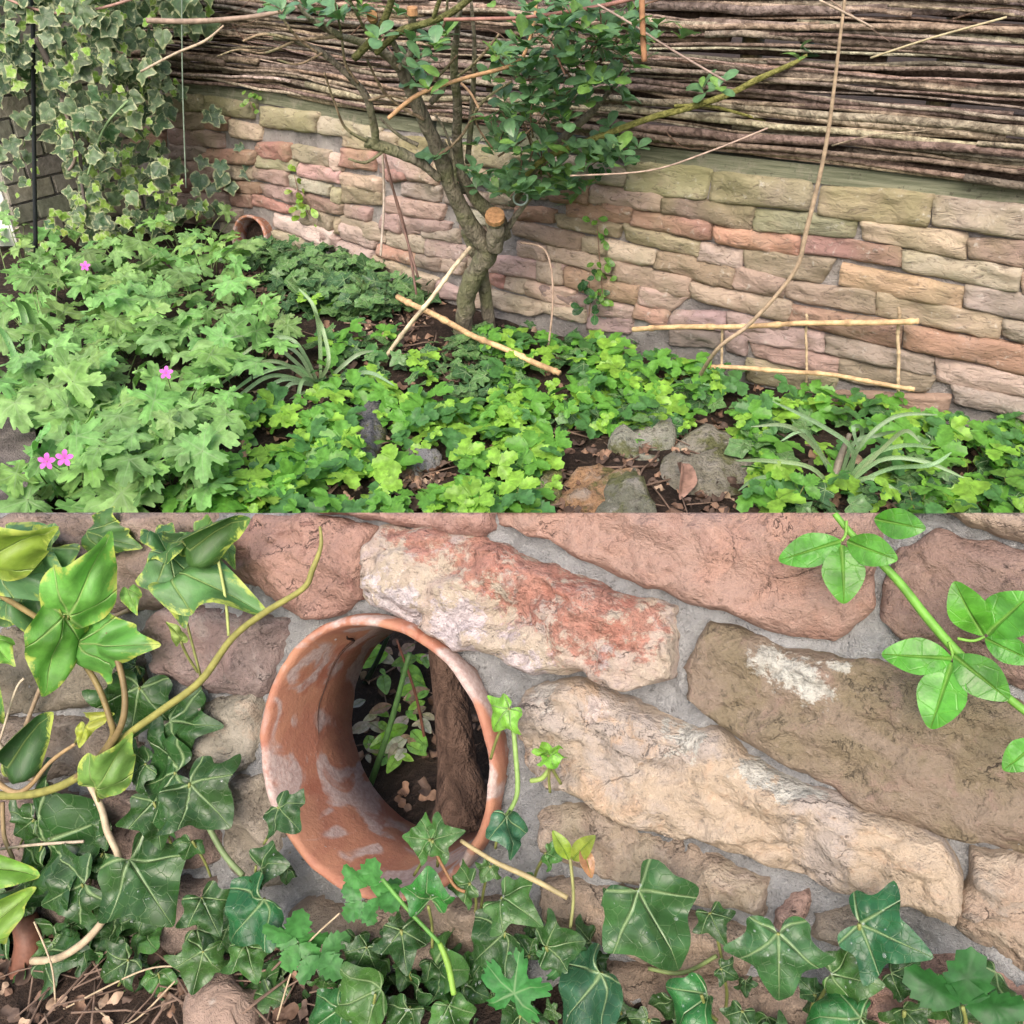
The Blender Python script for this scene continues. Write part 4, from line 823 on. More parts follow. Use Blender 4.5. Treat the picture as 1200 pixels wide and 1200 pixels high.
for (x, y, s) in ((235, 205, .075), (262, 202, .075), (248, 215, .06), (258, 190, .06), (245, 130, .07), (256, 135, .05), (270, 215, .05), (238, 186, .05), (290, 190, .04), (287, 200, .045), (285, 180, .045), (280, 170, .04)):
    p = at_fwd(x, y, 3.62); obj('leaf', rnd.choice(var_lo), M_varf, ivy2, frame(p, Vector((rnd.uniform(-.6, .6), -.2, -.8)), Vector((rnd.uniform(-.3, .3), -1, .6)), s), jit((.09, .15, .085), .2))
def sprig(label, pts, n, s, c, fwdoff, spread, name='climber_sprig'):
    P = [at_fwd(x, y, wf(x, y, fwdoff)) for (x, y) in pts]; root = thing(name, P[0], label, 'climber'); tube_obj('stem', P, .0016, M_stem, root, 5, (.2, .12, .08)); Q = catmull(P, 8)
    for i in range(n):
        p = rnd.choice(Q)+rv(spread); obj('leaf', rnd.choice(lau_lo), M_oval, root, frame(p, Vector((rnd.uniform(-1, 1), -.5, rnd.uniform(-.6, .8))), Vector((rnd.uniform(-.4, .4), -1, .7)), s*rnd.uniform(.7, 1.2)), jit(c, .25))
sprig('light green climber sprig growing up the wall right of the shrub', [(706, 345), (704, 320), (702, 295), (700, 265)], 26, .03, (.13, .26, .05), .04, .022)
sprig('dark leafy climber foot on the wall below the light sprig', [(690, 372), (692, 350), (690, 330)], 20, .035, (.05, .12, .05), .05, .03)
sprig('small yellow-green seedlings on the wall right of the far pipe', [(363, 252), (352, 232), (345, 205)], 20, .04, (.2, .32, .05), .05, .035)
sprig('yellow-green sprig at the wall top above the far pipe', [(297, 130), (292, 115), (297, 108)], 10, .03, (.16, .27, .06), .05, .03)
sprig('dark leafy sprig hanging at the wall top right of the shrub', [(690, 196), (715, 180), (745, 172)], 22, .034, (.05, .13, .045), .08, .03)

# ------------------------------------------------------------------ geranium plants
GZ = [((15, 330), 16, 'geranium leaves at the foot of the grey bricks'), ((95, 320), 26, 'geranium clump around the highest pink flower'), ((165, 300), 20, 'geranium clump below the climbing ivy'), ((232, 312), 16, 'geranium leaves beside the far pipe, nearest the wall'), ((60, 395), 24, 'geranium clump behind the left strap leaves'),
      ((150, 380), 28, 'geranium clump in the middle of the left side'), ((230, 385), 22, 'geranium clump left of the central grass tuft'), ((120, 465), 30, 'geranium clump right of the left strap leaves'), ((200, 470), 26, 'geranium clump around the single mauve flower'), ((75, 550), 20, 'geranium clump around the pair of pink flowers'), ((150, 555), 28, 'geranium clump with the largest leaves, nearest the viewer'), ((20, 445), 14, 'geranium leaves at the left edge above the path'), ((205, 575), 18, 'geranium leaves beside the bright ground cover'), ((100, 622), 30, 'geranium leaves beside the paved path corner'), ((65, 490), 22, 'geranium leaves between the strap leaves and the path'), ((285, 345), 14, 'geranium leaves reaching towards the bare soil'), ((285, 400), 14, 'geranium leaves behind the central grass tuft'), ((30, 300), 12, 'geranium leaves under the black cable'), ((215, 275), 16, 'geranium leaves left of the far pipe under the ivy'), ((245, 300), 12, 'geranium leaves just below the far pipe')]
for (cx, cy), n, lab in GZ:
    base = on_ground(cx, cy+25); root = thing('geranium_plant', base, lab, 'geranium', 'geranium clumps on the left')
    stems = MB()
    for i in range(n):
        x, y = rnd.gauss(cx, 36), rnd.gauss(cy, 30); h = rnd.uniform(.05, .2)
        p = on_ground(x, y, h); p.z = ground_z(p.x, p.y)+h
        if p.y < 1.42 or p.y > 3.9 or (p.x < -1.0 and p.y < 1.8): continue
        s = rnd.uniform(.042, .078); t = Vector((rnd.uniform(-1, 1), rnd.uniform(-1.3, .5), rnd.uniform(-.45, .1))); nrm = Vector((rnd.uniform(-.5, .5), rnd.uniform(-.85, .1), 1))
        obj('leaf', rnd.choice(ger_me), M_ger, root, frame(p, t, nrm, s), jit((.19, .35, .105), .28)); g = base.lerp(p, .35); g.z = ground_z(g.x, g.y); stems.tube([g, g.lerp(p, .6)+Vector((0, 0, .02)), p], [.002, .0016, .0013], 5)
    tag(obj('stems', stems.me('stems'), M_stem, root, None, (.16, .22, .08)), kind='stuff')
    fl = {3: [], 1: [(100, 312)], 8: [(195, 437)], 9: [(55, 541), (76, 537)]}.get([g[2] for g in GZ].index(lab), [])
    for (fx, fy) in fl:
        z_ = pix(on_ground(fx, fy+20, .18))[2]; p = at_depth(fx, fy, z_)
        for q in range(5):
            a = q*1.2566; nrm = Vector((.1, -.8, .6)).normalized(); sd = Matrix.Rotation(a, 3, nrm) @ nrm.orthogonal().normalized(); obj('petal', lau_lo[0], M_petal if 'M_petal' in globals() else globals().setdefault('M_petal', plain('petal', (.5, .1, .42), .5, .15, 60)), root, frame(p, sd+nrm*.3, nrm, .016))
        obj('flower_stalk', MB().tube([p, p.lerp(base, .4)+Vector((0, .02, 0)), base], .0012, 5).me('flower_stalk'), M_stem, root, None, (.18, .2, .08))
# ------------------------------------------------------------------ strap-leaved tufts
def tuft(px, py, leaves, w, c, label):
    base = on_ground(px, py); root = thing('grass_tuft', base, label, 'grass tuft', 'strap-leaved tufts')
    z0 = pix(base)[2]
    for pts in leaves:
        P = [base+rv(.008)]; 
        for i, (x, y) in enumerate(pts):
            P.append(at_depth(x, y, z0-.07-.03*i+rnd.uniform(-.03, .03)))
        Q = catmull(P, 6); n = len(Q); V, F = [], []
        for i, p in enumerate(Q):
            t = (Q[min(n-1, i+1)]-Q[max(0, i-1)]).normalized(); view = (CAM-p).normalized(); sd = t.cross(view+rv(.15)).normalized(); up = sd.cross(t); k_ = i/(n-1); ww = w*.5*z0/FPX*(min(1, .55+k_*2)*(1-max(0, k_-.6)**2*5.2))
            ww = max(ww, .0003); V += [p-sd*ww+up*ww*.35, p-up*ww*.1, p+sd*ww+up*ww*.35]
        for i in range(n-1): F += [(i*3, i*3+1, i*3+4, i*3+3), (i*3+1, i*3+2, i*3+5, i*3+4)]
        me = mesh('leaf', V, F); me.uv_layers.new(name='UVMap'); a = me.attributes.new('edge', 'FLOAT', 'POINT'); obj('leaf', me, M_strap, root, None, jit(c, .2))
SC = (.25, .38, .2)
tuft(372, 452, [[(330, 425), (290, 430), (252, 455)], [(320, 440), (280, 465), (262, 492)], [(330, 445), (295, 475), (266, 490)], [(340, 450), (325, 480), (312, 480)], [(350, 415), (310, 400), (265, 432)], [(355, 445), (347, 480), (347, 488)], [(375, 400), (368, 360), (350, 338)], [(385, 425), (378, 385), (368, 365)], [(400, 430), (420, 415), (438, 411)], [(410, 440), (435, 437), (462, 452)], [(380, 460), (385, 475), (390, 474)], [(345, 430), (300, 440), (260, 470)], [(370, 480), (368, 495), (375, 505)], [(340, 470), (338, 495), (342, 512)], [(330, 410), (300, 392), (270, 396)], [(350, 405), (328, 395), (318, 402)]], 4.4, SC, 'pale blue-green arching grass tuft left of centre')
tuft(985, 575, [[(1010, 520), (1050, 488), (1098, 486)], [(1020, 535), (1060, 522), (1095, 525)], [(1030, 540), (1080, 540), (1130, 560)], [(1000, 530), (965, 500), (905, 470)], [(960, 530), (925, 500), (880, 500)], [(955, 520), (940, 505), (915, 517)], [(950, 548), (900, 540), (862, 540)], [(940, 560), (890, 560), (865, 575)], [(1040, 550), (1090, 545), (1115, 530)], [(1010, 510), (1000, 500), (1005, 525)], [(1020, 560), (1050, 575), (1068, 582)], [(975, 590), (970, 600), (968, 615)], [(1005, 590), (1015, 600), (1020, 615)], [(1000, 520), (1030, 510), (1050, 505)], [(1030, 530), (1060, 505), (1078, 518)], [(990, 600), (992, 612), (994, 625)]], 4.8, SC, 'pale blue-green arching grass tuft at the lower right')
mb = MB(); p = on_ground(972, 588); tag(tube_obj('seed_head', [p, at_depth(982, 545, 1.86), at_depth(996, 508, 1.84)], [.004, .009, .004], M_stem, None, 8, (.2, .17, .13)), 'dull brown bud spike in the lower right grass tuft', 'flower bud')
tuft(40, 470, [[(35, 420), (28, 370), (18, 350)], [(55, 425), (60, 390), (45, 372)], [(62, 440), (66, 405), (55, 380)], [(25, 440), (10, 400), (-5, 380)], [(20, 460), (5, 440), (-12, 430)], [(50, 445), (35, 460), (10, 450)], [(45, 415), (35, 365), (22, 352)]], 7, (.11, .22, .07), 'darker green upright strap leaves at the left edge')
# ------------------------------------------------------------------ strawberry plants and low ground cover
ROCKS = [(640, 510, 885, 606), (405, 470, 452, 535), (470, 528, 515, 560)]
def zone(x, y):
    if any(a < x < c_ and b < y < d for (a, b, c_, d) in ROCKS): return None
    if inpoly(x, y, [(250, 285), (330, 290), (440, 318), (490, 345), (440, 372), (330, 345), (330, 325), (285, 315)]): return 'ivy'
    if inpoly(x, y, [(330, 340), (420, 360), (500, 420), (520, 470), (600, 470), (640, 530), (640, 610), (200, 610), (250, 500), (400, 440)]): return 'straw' if y > 455+.06*(x-300) or rnd.random() < .5 else 'ivy'
    if inpoly(x, y, [(590, 380), (690, 370), (820, 420), (900, 455), (980, 440), (1060, 470), (1210, 480), (1210, 610), (885, 610), (880, 510), (640, 505), (560, 440)]): return 'straw' if rnd.random() < .72 else 'ivy'
    if inpoly(x, y, [(500, 400), (590, 385), (640, 470), (540, 470)]): return 'ivy'
    return None
gs = [Scatter(), Scatter(), Scatter()]; gi = [Scatter(), Scatter()]; nst_ = 0; tries = 0; sp = []
while tries < 3900:
    tries += 1; x, y = rnd.uniform(190, 1480), rnd.uniform(280, 660); zn = zone(min(x, 1205), min(y, 605))
    if not zn or fbm(Vector((x*.013, y*.02, 5)), 3) < -.19: continue
    if any((x-a)**2+((y-b)*1.3)**2 < r*r and rnd.random() < .8 for (a, b, r) in ((350, 450, 62), (985, 545, 75))): continue
    p = on_ground(x, y, .03); p.z = ground_z(p.x, p.y)
    if p.y < 1.46 or min((Vector((p.x, p.y))-q).length for q in PC[::3]) < .06: continue
    if zn == 'ivy':
        for _ in range(4):
            q = p+Vector((rnd.uniform(-.05, .05), rnd.uniform(-.05, .05), rnd.uniform(.01, .06))); rnd.choice(gi).add(rnd.choice(ivy_lo), frame(q, Vector((rnd.uniform(-1, 1), rnd.uniform(-1, .6), rnd.uniform(-.3, .2))), Vector((rnd.uniform(-.5, .5), rnd.uniform(-.8, .2), 1)), rnd.uniform(.024, .048)))
    else: sp.append((p, y))
for _ in range(330):
    x, y = rnd.uniform(275, 490), rnd.uniform(272, 365)
    if not inpoly(x, y, [(285, 288), (330, 285), (440, 318), (500, 345), (440, 378), (330, 350), (330, 330), (285, 315)]): continue
    p = on_ground(x, y, .04)
    for _ in range(3): rnd.choice(gi).add(rnd.choice(ivy_lo), frame(Vector((p.x+rnd.uniform(-.04, .04), p.y+rnd.uniform(-.04, .04), ground_z(p.x, p.y)+rnd.uniform(.01, .09))), Vector((rnd.uniform(-1, 1), rnd.uniform(-1, .6), rnd.uniform(-.4, .1))), Vector((rnd.uniform(-.5, .5), rnd.uniform(-.9, .1), 1)), rnd.uniform(.03, .055)))
sp.sort(key=lambda q: -q[1]+rnd.uniform(-60, 60)); SCs = [(.24, .45, .06), (.13, .33, .05), (.075, .2, .055)]
for i, (p, y) in enumerate(sp):
    n = rnd.choice((1, 2, 2, 3)); cc = rnd.choices(SCs, (3.4, 4, 2.4))[0]
    def lf():
        h = rnd.uniform(.015, .075); q = p+Vector((rnd.uniform(-.035, .035), rnd.uniform(-.035, .035), h)); return frame(q, Vector((rnd.uniform(-1, 1), rnd.uniform(-1, .6), rnd.uniform(-.1, .3))), Vector((rnd.uniform(-.5, .5), rnd.uniform(-.85, .1), 1)), rnd.choice((rnd.uniform(.018, .035), rnd.uniform(.036, .062)))), q
    if i < 90:
        root = thing('strawberry_plant', p, 'bright green low plant with toothed three-part leaves, nearest the viewer', 'strawberry plant', 'strawberry plants in the bed')
        st = MB()
        for _ in range(max(2, n)):
            M, q = lf(); obj('leaf', rnd.choice(straw_me), M_straw, root, M, jit(cc, .2)); st.tube([p-Vector((0, 0, .01)), p.lerp(q, .6)+rv(.004), q], .001, 4)
        tag(obj('stems', st.me('stems'), M_stem, root, None, (.2, .2, .06)), kind='stuff')
    else:
        for _ in range(n): M, q = lf(); rnd.choices(gs, (3, 4, 3))[0].add(rnd.choice(straw_lo), M)
for g, c, lab in zip(gs, SCs, ('bright yellow-green leafy ground cover over the bed', 'mid green leafy ground cover over the bed', 'darker green leafy ground cover over the bed')): tag(g.build('ground_cover', M_straw, None, c), lab, 'ground cover', kind='stuff')
for g, c, lab in zip(gi, ((.045, .11, .04), (.1, .2, .065)), ('small dark ivy leaves carpeting the bed', 'small mid green ivy leaves carpeting the bed')): tag(g.build('ground_ivy', M_ivy, None, c), lab, 'ground ivy', kind='stuff')

# ------------------------------------------------------------------ close-up plants
def near_frame(b, t, d0, d1, tw=0.0, nj=.3, sc=1.0):
    B, T = NP(b[0], b[1], d0), NP(t[0], t[1], d1); v = T-B; nr = (CAM-B).normalized()+Vector((rnd.uniform(-nj, nj), 0, rnd.uniform(-nj*.3, nj)))
    nr = Matrix.Rotation(math.radians(tw), 3, v.normalized()) @ nr; return frame(B, v, nr, v.length*sc), B
DK, MG, BR = (.025, .07, .018), (.046, .118, .027), (.15, .34, .04)
def near_leaf(root, kind, b, t, c, d0=.03, d1=.035, tw=0, sc=1.0, pet=None, nj=.3, wx=1.0, idx=None):
    mes, mat = {'ivy': (ivy_me, M_ivy), 'var': (var_me, M_var), 'oval': (oval_me, M_oval), 'ger': (ger_me, M_ger), 'straw': (straw_me, M_straw)}[kind]
    M, B = near_frame(b, t, d0, d1, tw, nj, sc); M = M @ Matrix.Diagonal((wx, 1, 1, 1)); o = obj('leaf', rnd.choice(mes) if idx is None else mes[idx], mat, root, M, jit(tuple(1.2*x for x in c) if kind == 'var' else c, .15))
    if pet:
        E = NP(pet[0], pet[1], max(.0, d0-.02)); pm_ = MB().tube(catmull([B, B.lerp(E, .5)+rv(.003), E], 4), .0011, 6).me('petiole'); pm_.transform(M.inverted()); obj('petiole', pm_, M_stem, o, M, (.18, .2, .06))
    return o
# variegated climber, upper left
vr = thing('variegated_climber', NP(0, 940, .02), 'yellow-edged ivy sprays hanging over the wall left of the big pipe', 'ivy')
def vine(root, pts, w, c, d, name='vine_stem'):
    P, R = [], []
    for i, (x, y) in enumerate(pts):
        dd = d[i] if hasattr(d, '__len__') else d; p = NP(x, y, dd); P.append(p); R.append((w[i] if hasattr(w, '__len__') else w)/2*pix(p)[2]/FPX)
    return tube_obj(name, P, R, M_stem, root, 8, c)
vine(vr, [(-60, 925), (0, 932), (50, 928), (95, 908), (140, 868), (190, 832), (235, 798), (272, 748), (310, 718), (355, 690), (366, 668), (376, 640), (375, 617)], [10, 10, 10, 10, 9, 9, 9, 8, 8, 7, 7, 5, 3], (.25, .24, .07), .05)
vine(vr, [(-40, 670), (0, 697), (50, 728), (75, 748), (110, 795), (128, 840), (130, 868), (95, 912)], [7, 7, 7, 7, 7, 7, 8, 8], (.2, .15, .06), [.06, .06, .06, .06, .055, .055, .05, .045])
vine(vr, [(100, 700), (115, 725), (135, 765), (146, 812), (142, 850), (120, 885), (88, 912)], [6, 7, 7, 7, 8, 9, 9], (.18, .13, .06), [.05, .055, .06, .06, .06, .055, .05])
vine(vr, [(-20, 900), (8, 925), (30, 925), (60, 892), (88, 872)], [7, 7, 6, 5, 4], (.33, .23, .12), .05)
vine(vr, [(98, 905), (118, 945), (126, 975), (140, 1010), (132, 1058), (105, 1098), (70, 1122), (38, 1126)], [8, 8, 8, 8, 8, 9, 9, 9], (.42, .34, .23), .045)
vine(vr, [(-10, 860), (25, 905), (60, 920)], 6, (.3, .25, .18), .03)
vine(vr, [(0, 868), (18, 810), (28, 795)], 3, (.45, .38, .28), .04)
vine(vr, [(30, 850), (60, 780), (100, 740), (150, 715)], 5, (.36, .27, .18), .02)
vine(vr, [(0, 995), (40, 990), (98, 986)], 3.5, (.42, .34, .26), .04); vine(vr, [(3, 940), (5, 980), (15, 1010), (0, 1025)], 5, (.26, .19, .1), .04)
for (b, t, tw, c, sc, d, pet) in (((80, 722), (132, 606), 18, (.11, .27, .05), 1.05, .085, (75, 748)), ((75, 722), (56, 834), -14, (.09, .25, .04), 1.02, .085, (75, 748)), ((200, 655), (212, 716), 5, (.08, .17, .06), 1.45, .06, (235, 792)), ((205, 675), (298, 696), -8, (.09, .19, .06), 1.0, .062, None), ((-5, 640), (75, 690), 10, (.09, .2, .08), 1.1, .06, None), ((-25, 655), (58, 600), 25, (.2, .3, .04), 1.0, .09, None), ((213, 634), (290, 612), 62, (.05, .12, .03), 1.0, .07, (258, 655)), ((213, 634), (160, 656), 60, (.05, .12, .03), 1.0, .07, None),
    ((104, 752), (178, 760), 25, (.1, .26, .05), 1.0, .06, (140, 775)), ((112, 925), (150, 872), 15, (.14, .27, .06), 1.1, .06, (118, 950)), ((-12, 750), (16, 776), 0, (.13, .3, .05), 1.0, .09, None), ((212, 752), (200, 724), 20, (.2, .3, .07), 1.0, .055, (232, 788)), ((-20, 1010), (30, 1035), 20, (.13, .3, .05), 1.0, .06, None), ((-10, 1085), (28, 1052), 10, (.16, .3, .05), 1.0, .065, None), ((0, 893), (62, 860), 55, (.04, .1, .03), 1.0, .06, None),
    ((100, 850), (92, 878), 10, (.3, .33, .05), 1.1, .055, (88, 872)), ((105, 845), (126, 840), 10, (.32, .36, .06), 1.0, .055, None), ((70, 640), (20, 700), 12, (.1, .2, .08), 1.2, .045, None), ((150, 690), (160, 726), 30, (.12, .25, .05), .9, .05, None), ((225, 605), (262, 634), 0, (.08, .18, .05), 1.2, .04, None), ((180, 612), (205, 640), 0, (.05, .13, .04), 1.2, .035, None), ((20, 705), (62, 745), 0, (.08, .18, .06), 1.1, .03, None), ((265, 640), (275, 672), 20, (.1, .2, .05), .8, .04, None), ((110, 610), (150, 625), 0, (.06, .14, .04), 1.2, .03, None), ((-10, 720), (25, 690), 0, (.07, .15, .05), 1.1, .03, None), ((-40, 790), (-5, 830), 0, (.08, .2, .05), 1.2, .06, None)):
    near_leaf(vr, 'var', (b[0], max(624, b[1])), (t[0], max(632, t[1]+(14 if b[1] < 630 else 0))), c, d, d+.006, tw, sc*.86, pet, .3, .66, rnd.choice((0, 2, 4, 0, 2, 1)) if d < .08 else 0)
for b, t in (((268, 745), (254, 648)),): vine(vr, [b, (264, 700), t], 3.5, (.33, .38, .12), .06, 'petiole')
# dark ivy across the bottom
iv1 = thing('dark_ivy', NP(150, 1100, .01), 'dark green ivy on the ground left of the big pipe', 'ivy')
iv2 = thing('dark_ivy', NP(520, 1190, .01), 'dark green ivy trailing under the mouth of the big pipe', 'ivy')
iv3 = thing('dark_ivy', NP(850, 1190, .01), 'dark green ivy with large wet leaves at the lower right', 'ivy')
L1 = [((163, 806), (150, 864), 1.15, DK, .03), ((205, 845), (237, 850), 1.2, DK, .02), ((222, 918), (270, 972), .95, DK, .05), ((180, 940), (188, 992), 1.1, DK, .045), ((205, 905), (150, 925), 1, DK, .04), ((152, 1008), (200, 1082), 1.0, DK, .055), ((50, 988), (106, 962), 1, DK, .04), ((96, 1036), (45, 1062), 1, DK, .05), ((236, 1052), (258, 1098), 1, DK, .055), ((310, 1053), (262, 1110), .95, (.018, .09, .03), .06), ((238, 1115), (225, 1168), 1, MG, .055), ((326, 946), (350, 976), .9, DK, .055), ((288, 1108), (306, 1166), .8, MG, .06), ((150, 1125), (112, 1150), 1, DK, .05), ((125, 972), (105, 990), 1, DK, .035), ((225, 985), (215, 1010), 1, DK, .04), ((40, 960), (10, 985), 1, DK, .035), ((120, 1000), (88, 1025), 1, DK, .03), ((60, 1015), (20, 1040), 1, DK, .03), ((170, 895), (140, 912), 1, DK, .03), ((185, 1140), (190, 1172), 1, MG, .04), ((160, 780), (135, 800), 1, DK, .015), ((300, 1015), (345, 1010), .8, DK, .045)]
L2 = [((592, 958), (604, 1006), .95, (.03, .1, .05), .055), ((503, 984), (470, 980), 1, MG, .06), ((508, 985), (540, 974), 1, MG, .06), ((597, 830), (572, 860), .95, BR, .05), ((643, 885), (636, 868), 1, BR, .045), ((645, 885), (650, 903), .9, BR, .045), ((502, 1062), (500, 1024), 1.1, (.03, .15, .03), .065), ((588, 1052), (638, 1084), .9, MG, .06), ((592, 1092), (552, 1130), 1, DK, .055), ((525, 1178), (540, 1225), 1.1, MG, .065), ((440, 1165), (384, 1182), 1, MG, .06), ((470, 1090), (478, 1150), .9, DK, .05), ((400, 1180), (360, 1210), 1, (.03, .12, .03), .06), ((705, 1140), (655, 1206), 1.0, (.03, .1, .045), .06), ((640, 1110), (690, 1105), .9, DK, .05), ((550, 1035), (520, 1040), .9, MG, .055), ((480, 1180), (455, 1215), 1, DK, .05), ((620, 1120), (600, 1090), .8, DK, .045), ((640, 1000), (665, 1010), .8, MG, .04), ((430, 1110), (410, 1150), .9, DK, .045), ((610, 1190), (580, 1215), 1, DK, .04), ((575, 1015), (560, 1045), .7, MG, .045)]
L3 = [((746, 1042), (806, 1150), .92, (.035, .1, .03), .065), ((912, 1094), (914, 1202), .82, (.04, .11, .035), .065), ((1007, 1083), (1110, 1130), .85, (.022, .1, .035), .06), ((975, 1142), (1048, 1158), .8, MG, .05), ((822, 1166), (788, 1212), 1, (.025, .12, .03), .055), ((1010, 1195), (935, 1192), .9, (.025, .12, .03), .06), ((832, 1070), (850, 1108), 1, DK, .04), ((870, 1185), (860, 1220), 1, DK, .05), ((760, 1195), (740, 1225), 1, DK, .045), ((955, 1165), (930, 1140), .8, DK, .035), ((845, 1135), (870, 1150), .9, DK, .04), ((1060, 1185), (1090, 1215), 1, DK, .045), ((720, 1060), (700, 1030), .6, DK, .04)]
for root, LL in ((iv1, L1), (iv2, L2), (iv3, L3)):
    for (b, t, sc, c, d) in LL: near_leaf(root, 'ivy', b, t, c, d, d+rnd.uniform(-.004, .012), rnd.uniform(-16, 16), sc, (b[0]+rnd.uniform(-25, 25), b[1]+rnd.uniform(25, 60)))
for root, (xa, xb, ya, yb), n in ((iv1, (-40, 350, 1000, 1190), 30), (iv1, (0, 340, 1070, 1190), 26), (iv2, (350, 720, 1080, 1225), 52), (iv3, (720, 1240, 1140, 1240), 30)):
    for _ in range(n):
        b = (rnd.uniform(xa, xb), rnd.uniform(ya, yb)); a = rnd.uniform(0, 6.3); L = rnd.uniform(18, 52); near_leaf(root, 'ivy', b, (b[0]+L*math.cos(a), b[1]+L*abs(math.sin(a))*.8), rnd.choice([DK, DK, MG]), rnd.uniform(.015, .035), rnd.uniform(.015, .04), rnd.uniform(-25, 25))
SG = (.2, .3, .08)
vine(iv2, [(600, 838), (604, 880), (606, 930), (592, 958)], [5, 6, 6, 5], (.22, .34, .1), .045); vine(iv2, [(645, 900), (635, 912), (622, 915)], 6, (.24, .33, .09), .03)
vine(iv2, [(540, 985), (580, 1010), (620, 1028), (665, 1052)], [5, 6, 7, 6], (.33, .27, .14), .05); vine(iv2, [(505, 988), (530, 1035), (545, 1045)], 4, (.25, .13, .06), .055)
vine(iv2, [(515, 1105), (525, 1130), (532, 1165)], [6, 8, 7], (.2, .36, .06), .062); vine(iv2, [(448, 1030), (480, 1068), (515, 1105)], 5, (.1, .25, .05), .065); vine(iv2, [(668, 1005), (672, 1050), (668, 1090)], 4, (.25, .26, .1), .04)
vine(iv1, [(240, 960), (262, 1000), (285, 1026)], 7, (.16, .22, .1), .03); vine(iv3, [(760, 1135), (800, 1140), (840, 1120)], 5, (.15, .2, .07), .03)
def droplets(root, LL):
    base = MB(); base.tube([Vector((0, 0, z_)) for z_ in (-.2, .1, .4, .6, .68)], [.9, 1.0, .85, .5, .12], 8); out = MB()
    for o in list(root.children):
        if o.name.split('.')[0] != 'leaf': continue
        M = WM[o.name]; vs = o.data.vertices
        if M.col[1].length < .025: continue
        for _ in range(rnd.randint(0, 9)):
            f = rnd.choice(o.data.polygons); w = [rnd.random() for _ in f.vertices]; t_ = sum(w); p = sum((vs[v].co*(q/t_) for v, q in zip(f.vertices, w)), Vector()); n_ = f.normal.copy()
            p = M @ p; n_ = (M.to_3x3() @ n_).normalized()
            if n_.dot(CAM-p) < 0: n_ = -n_
            r = rnd.uniform(.0004, .001)*rnd.choice((1, 1, 1.6)); B3 = n_.to_track_quat('Z', 'Y').to_matrix(); out.add([p+B3 @ (Vector(v)*r) for v in base.V], base.F)
    tag(obj('water_drops', out.me('water_drops'), M_water, root), kind='stuff')
M_water = NT('water'); M_water.b.inputs['Alpha'].default_value = .14; M_water = M_water.out(col=(.9, .95, .95), rough=.04, spec=1.0)
for r_ in (iv1, iv2, iv3): droplets(r_, None)
# toothed seedlings
sd1 = thing('toothed_seedling', NP(430, 1080, .02), 'mid green seedling with rounded toothed leaves below the pipe', 'seedling')
for (b, t, s) in (((345, 1100), (352, 1075), 1.0), ((375, 1118), (395, 1140), 1.0), ((350, 1105), (335, 1135), 1.0), ((432, 1040), (436, 1014), .9), ((425, 1055), (405, 1075), .9), ((445, 1050), (462, 1062), .9)): near_leaf(sd1, 'straw', b, t, (.06, .19, .05), .06, .066, 0, 1.15)
sd2 = thing('toothed_seedling', NP(600, 1170, .02), 'deep green crinkled round leaf at the bottom centre', 'seedling'); near_leaf(sd2, 'ger', (602, 1165), (606, 1115), (.04, .17, .04), .06, .06, 0, 1.0); near_leaf(sd2, 'ger', (660, 1130), (655, 1095), (.05, .16, .05), .045, .045, 0, 1.0)
sd3 = thing('toothed_seedling', NP(1125, 1215, .02), 'serrated three-part leaf in the bottom right corner', 'seedling'); near_leaf(sd3, 'straw', (1128, 1180), (1140, 1118), (.03, .13, .03), .06, .065, 0, 1.0, (1120, 1230))
sd4 = thing('toothed_seedling', NP(668, 1030, .02), 'small yellow-green and brown leaf right of the pipe foot', 'seedling'); near_leaf(sd4, 'oval', (668, 1008), (655, 985), (.25, .36, .05), .045, .05, 0, 1.4); near_leaf(sd4, 'oval', (670, 1008), (688, 988), (.25, .3, .05), .045, .05, 0, 1.3); near_leaf(sd4, 'oval', (682, 990), (692, 1022), (.4, .2, .1), .045, .05, 0, 1.2)
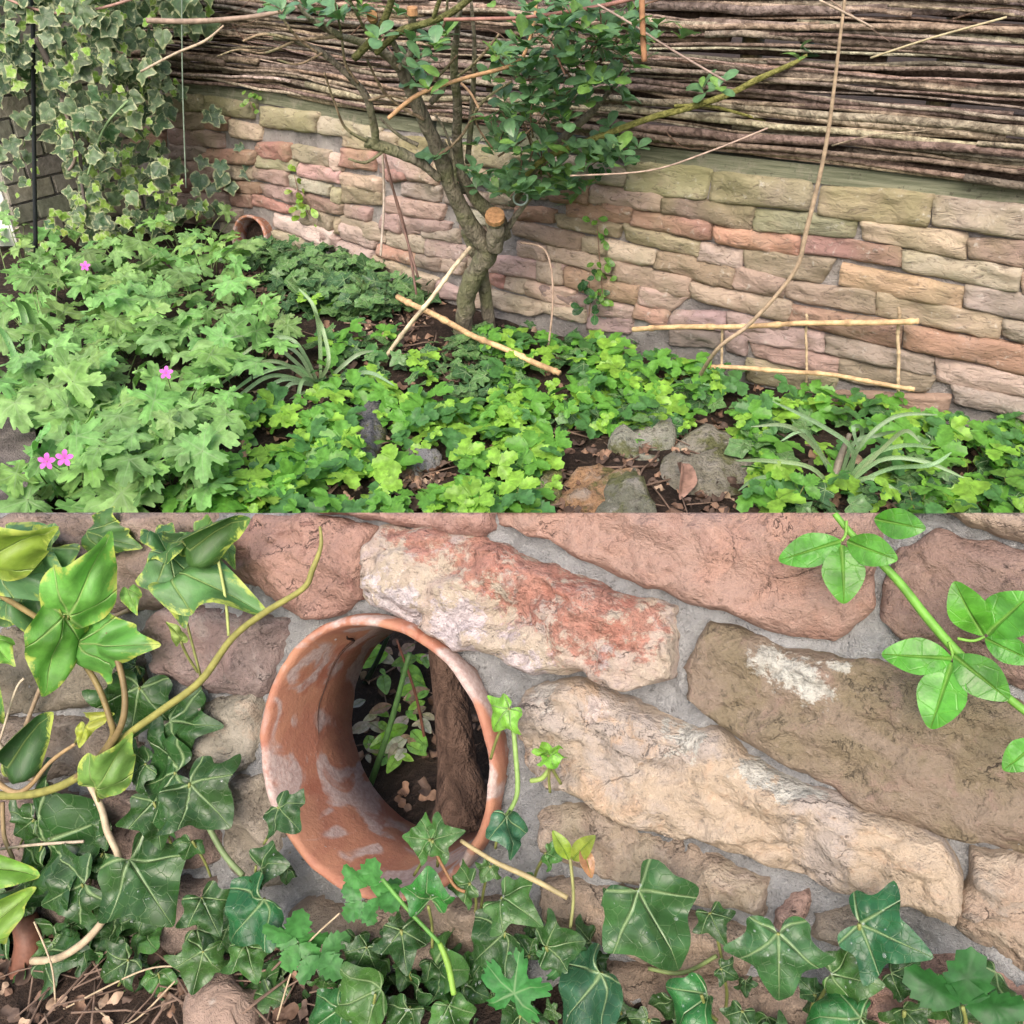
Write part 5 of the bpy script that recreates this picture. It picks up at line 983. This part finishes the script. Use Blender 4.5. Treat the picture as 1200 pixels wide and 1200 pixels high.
# jasmine-like sprig, upper right
js = thing('green_sprig', NP(1215, 845, .03), 'bright green sprig with oval leaflets across the upper right stones', 'sprig')
vine(js, [(978, 602), (1000, 628), (1050, 678), (1085, 722), (1118, 760), (1160, 800), (1230, 856)], [7, 8, 10, 11, 11, 10, 9], (.13, .31, .045), .045)
for (b, t, w) in (((986, 634), (913, 656), .8), ((986, 638), (991, 706), 1.05), ((992, 634), (1049, 656), .95), ((1024, 608), (1082, 620), .95), ((1116, 772), (1035, 766), .85), ((1116, 776), (1090, 854), .95), ((1118, 768), (1182, 820), .95), ((1152, 746), (1118, 686), .95), ((1156, 744), (1206, 696), 1.2), ((1154, 748), (1212, 776), .85), ((1218, 868), (1178, 902), 1.0), ((1160, 600), (1120, 596), .8)):
    if t[1] < 601: continue
    o = near_leaf(js, 'oval', b, t, (.08, .29, .03), .05, .058, rnd.uniform(-12, 12), 1.0, None, .2)
    o.matrix_basis = o.matrix_basis @ Matrix.Diagonal((1.45*w, 1, 1, 1))
for a, b in (((986, 634), (992, 610)), ((1116, 772), (1112, 752)), ((1154, 746), (1122, 748))): vine(js, [a, ((a[0]+b[0])/2+2, (a[1]+b[1])/2+4), b], 3.5, (.16, .34, .05), .048, 'petiole')
# greenery and pale fragments behind the pipe, their light colours lifting the wall's shade
bp = thing('seedling_patch', Vector((-.1, .72, .33)), 'small bright leaves on the soil behind the pipe opening', 'seedling')
for (x, y, s, c) in [(rnd.uniform(425, 505), rnd.uniform(742, 900), rnd.uniform(.008, .02), rnd.choice([(.24, .44, .06), (.2, .4, .08), (.4, .36, .26), (.45, .4, .3), (.3, .2, .13)])) for _ in range(60)]+[(470, 860, .022, (.2, .4, .04)), (478, 850, .02, (.16, .36, .04)), (455, 765, .03, (.18, .38, .04)), (470, 780, .026, (.2, .4, .06)), (448, 790, .022, (.2, .34, .08)), (490, 770, .02, (.16, .3, .05)), (440, 750, .03, (.2, .4, .05))]:
    p = on_ground(x, y, .02)
    if pix(p)[2] < .86: continue
    obj('leaf', rnd.choice(oval_me), M_oval, bp, frame(p, Vector((rnd.uniform(-1, 1), -.5, .1)), Vector((0, -.5, 1)), s*1.6), jit(c, .2))
# bottom-left woody root
tag(vine(None, [(15, 1215), (25, 1160), (35, 1110), (28, 1075)], [44, 40, 34, 28], (.16, .07, .045), .03, 'woody_root'), 'short thick red-brown root in the bottom left corner', 'root')
for i, (pts, lab) in enumerate((([(325, 1195), (350, 1120), (398, 1070)], 'pale thin straw leaning by the stone under the ivy'), ([(60, 1190), (160, 1140), (205, 1132)], 'pale dry grass stalk lying over soil at bottom left'), ([(110, 1180), (150, 1200), (205, 1150)], 'bent pale grass stalk among the soil at bottom left'), ([(40, 1080), (60, 1130), (65, 1175)], 'thin upright dry stalk beside the red-brown root'))):
    tag(vine(None, pts, 2.2, (.42, .33, .22), .055, 'dry_stalk'), lab, 'stalk')
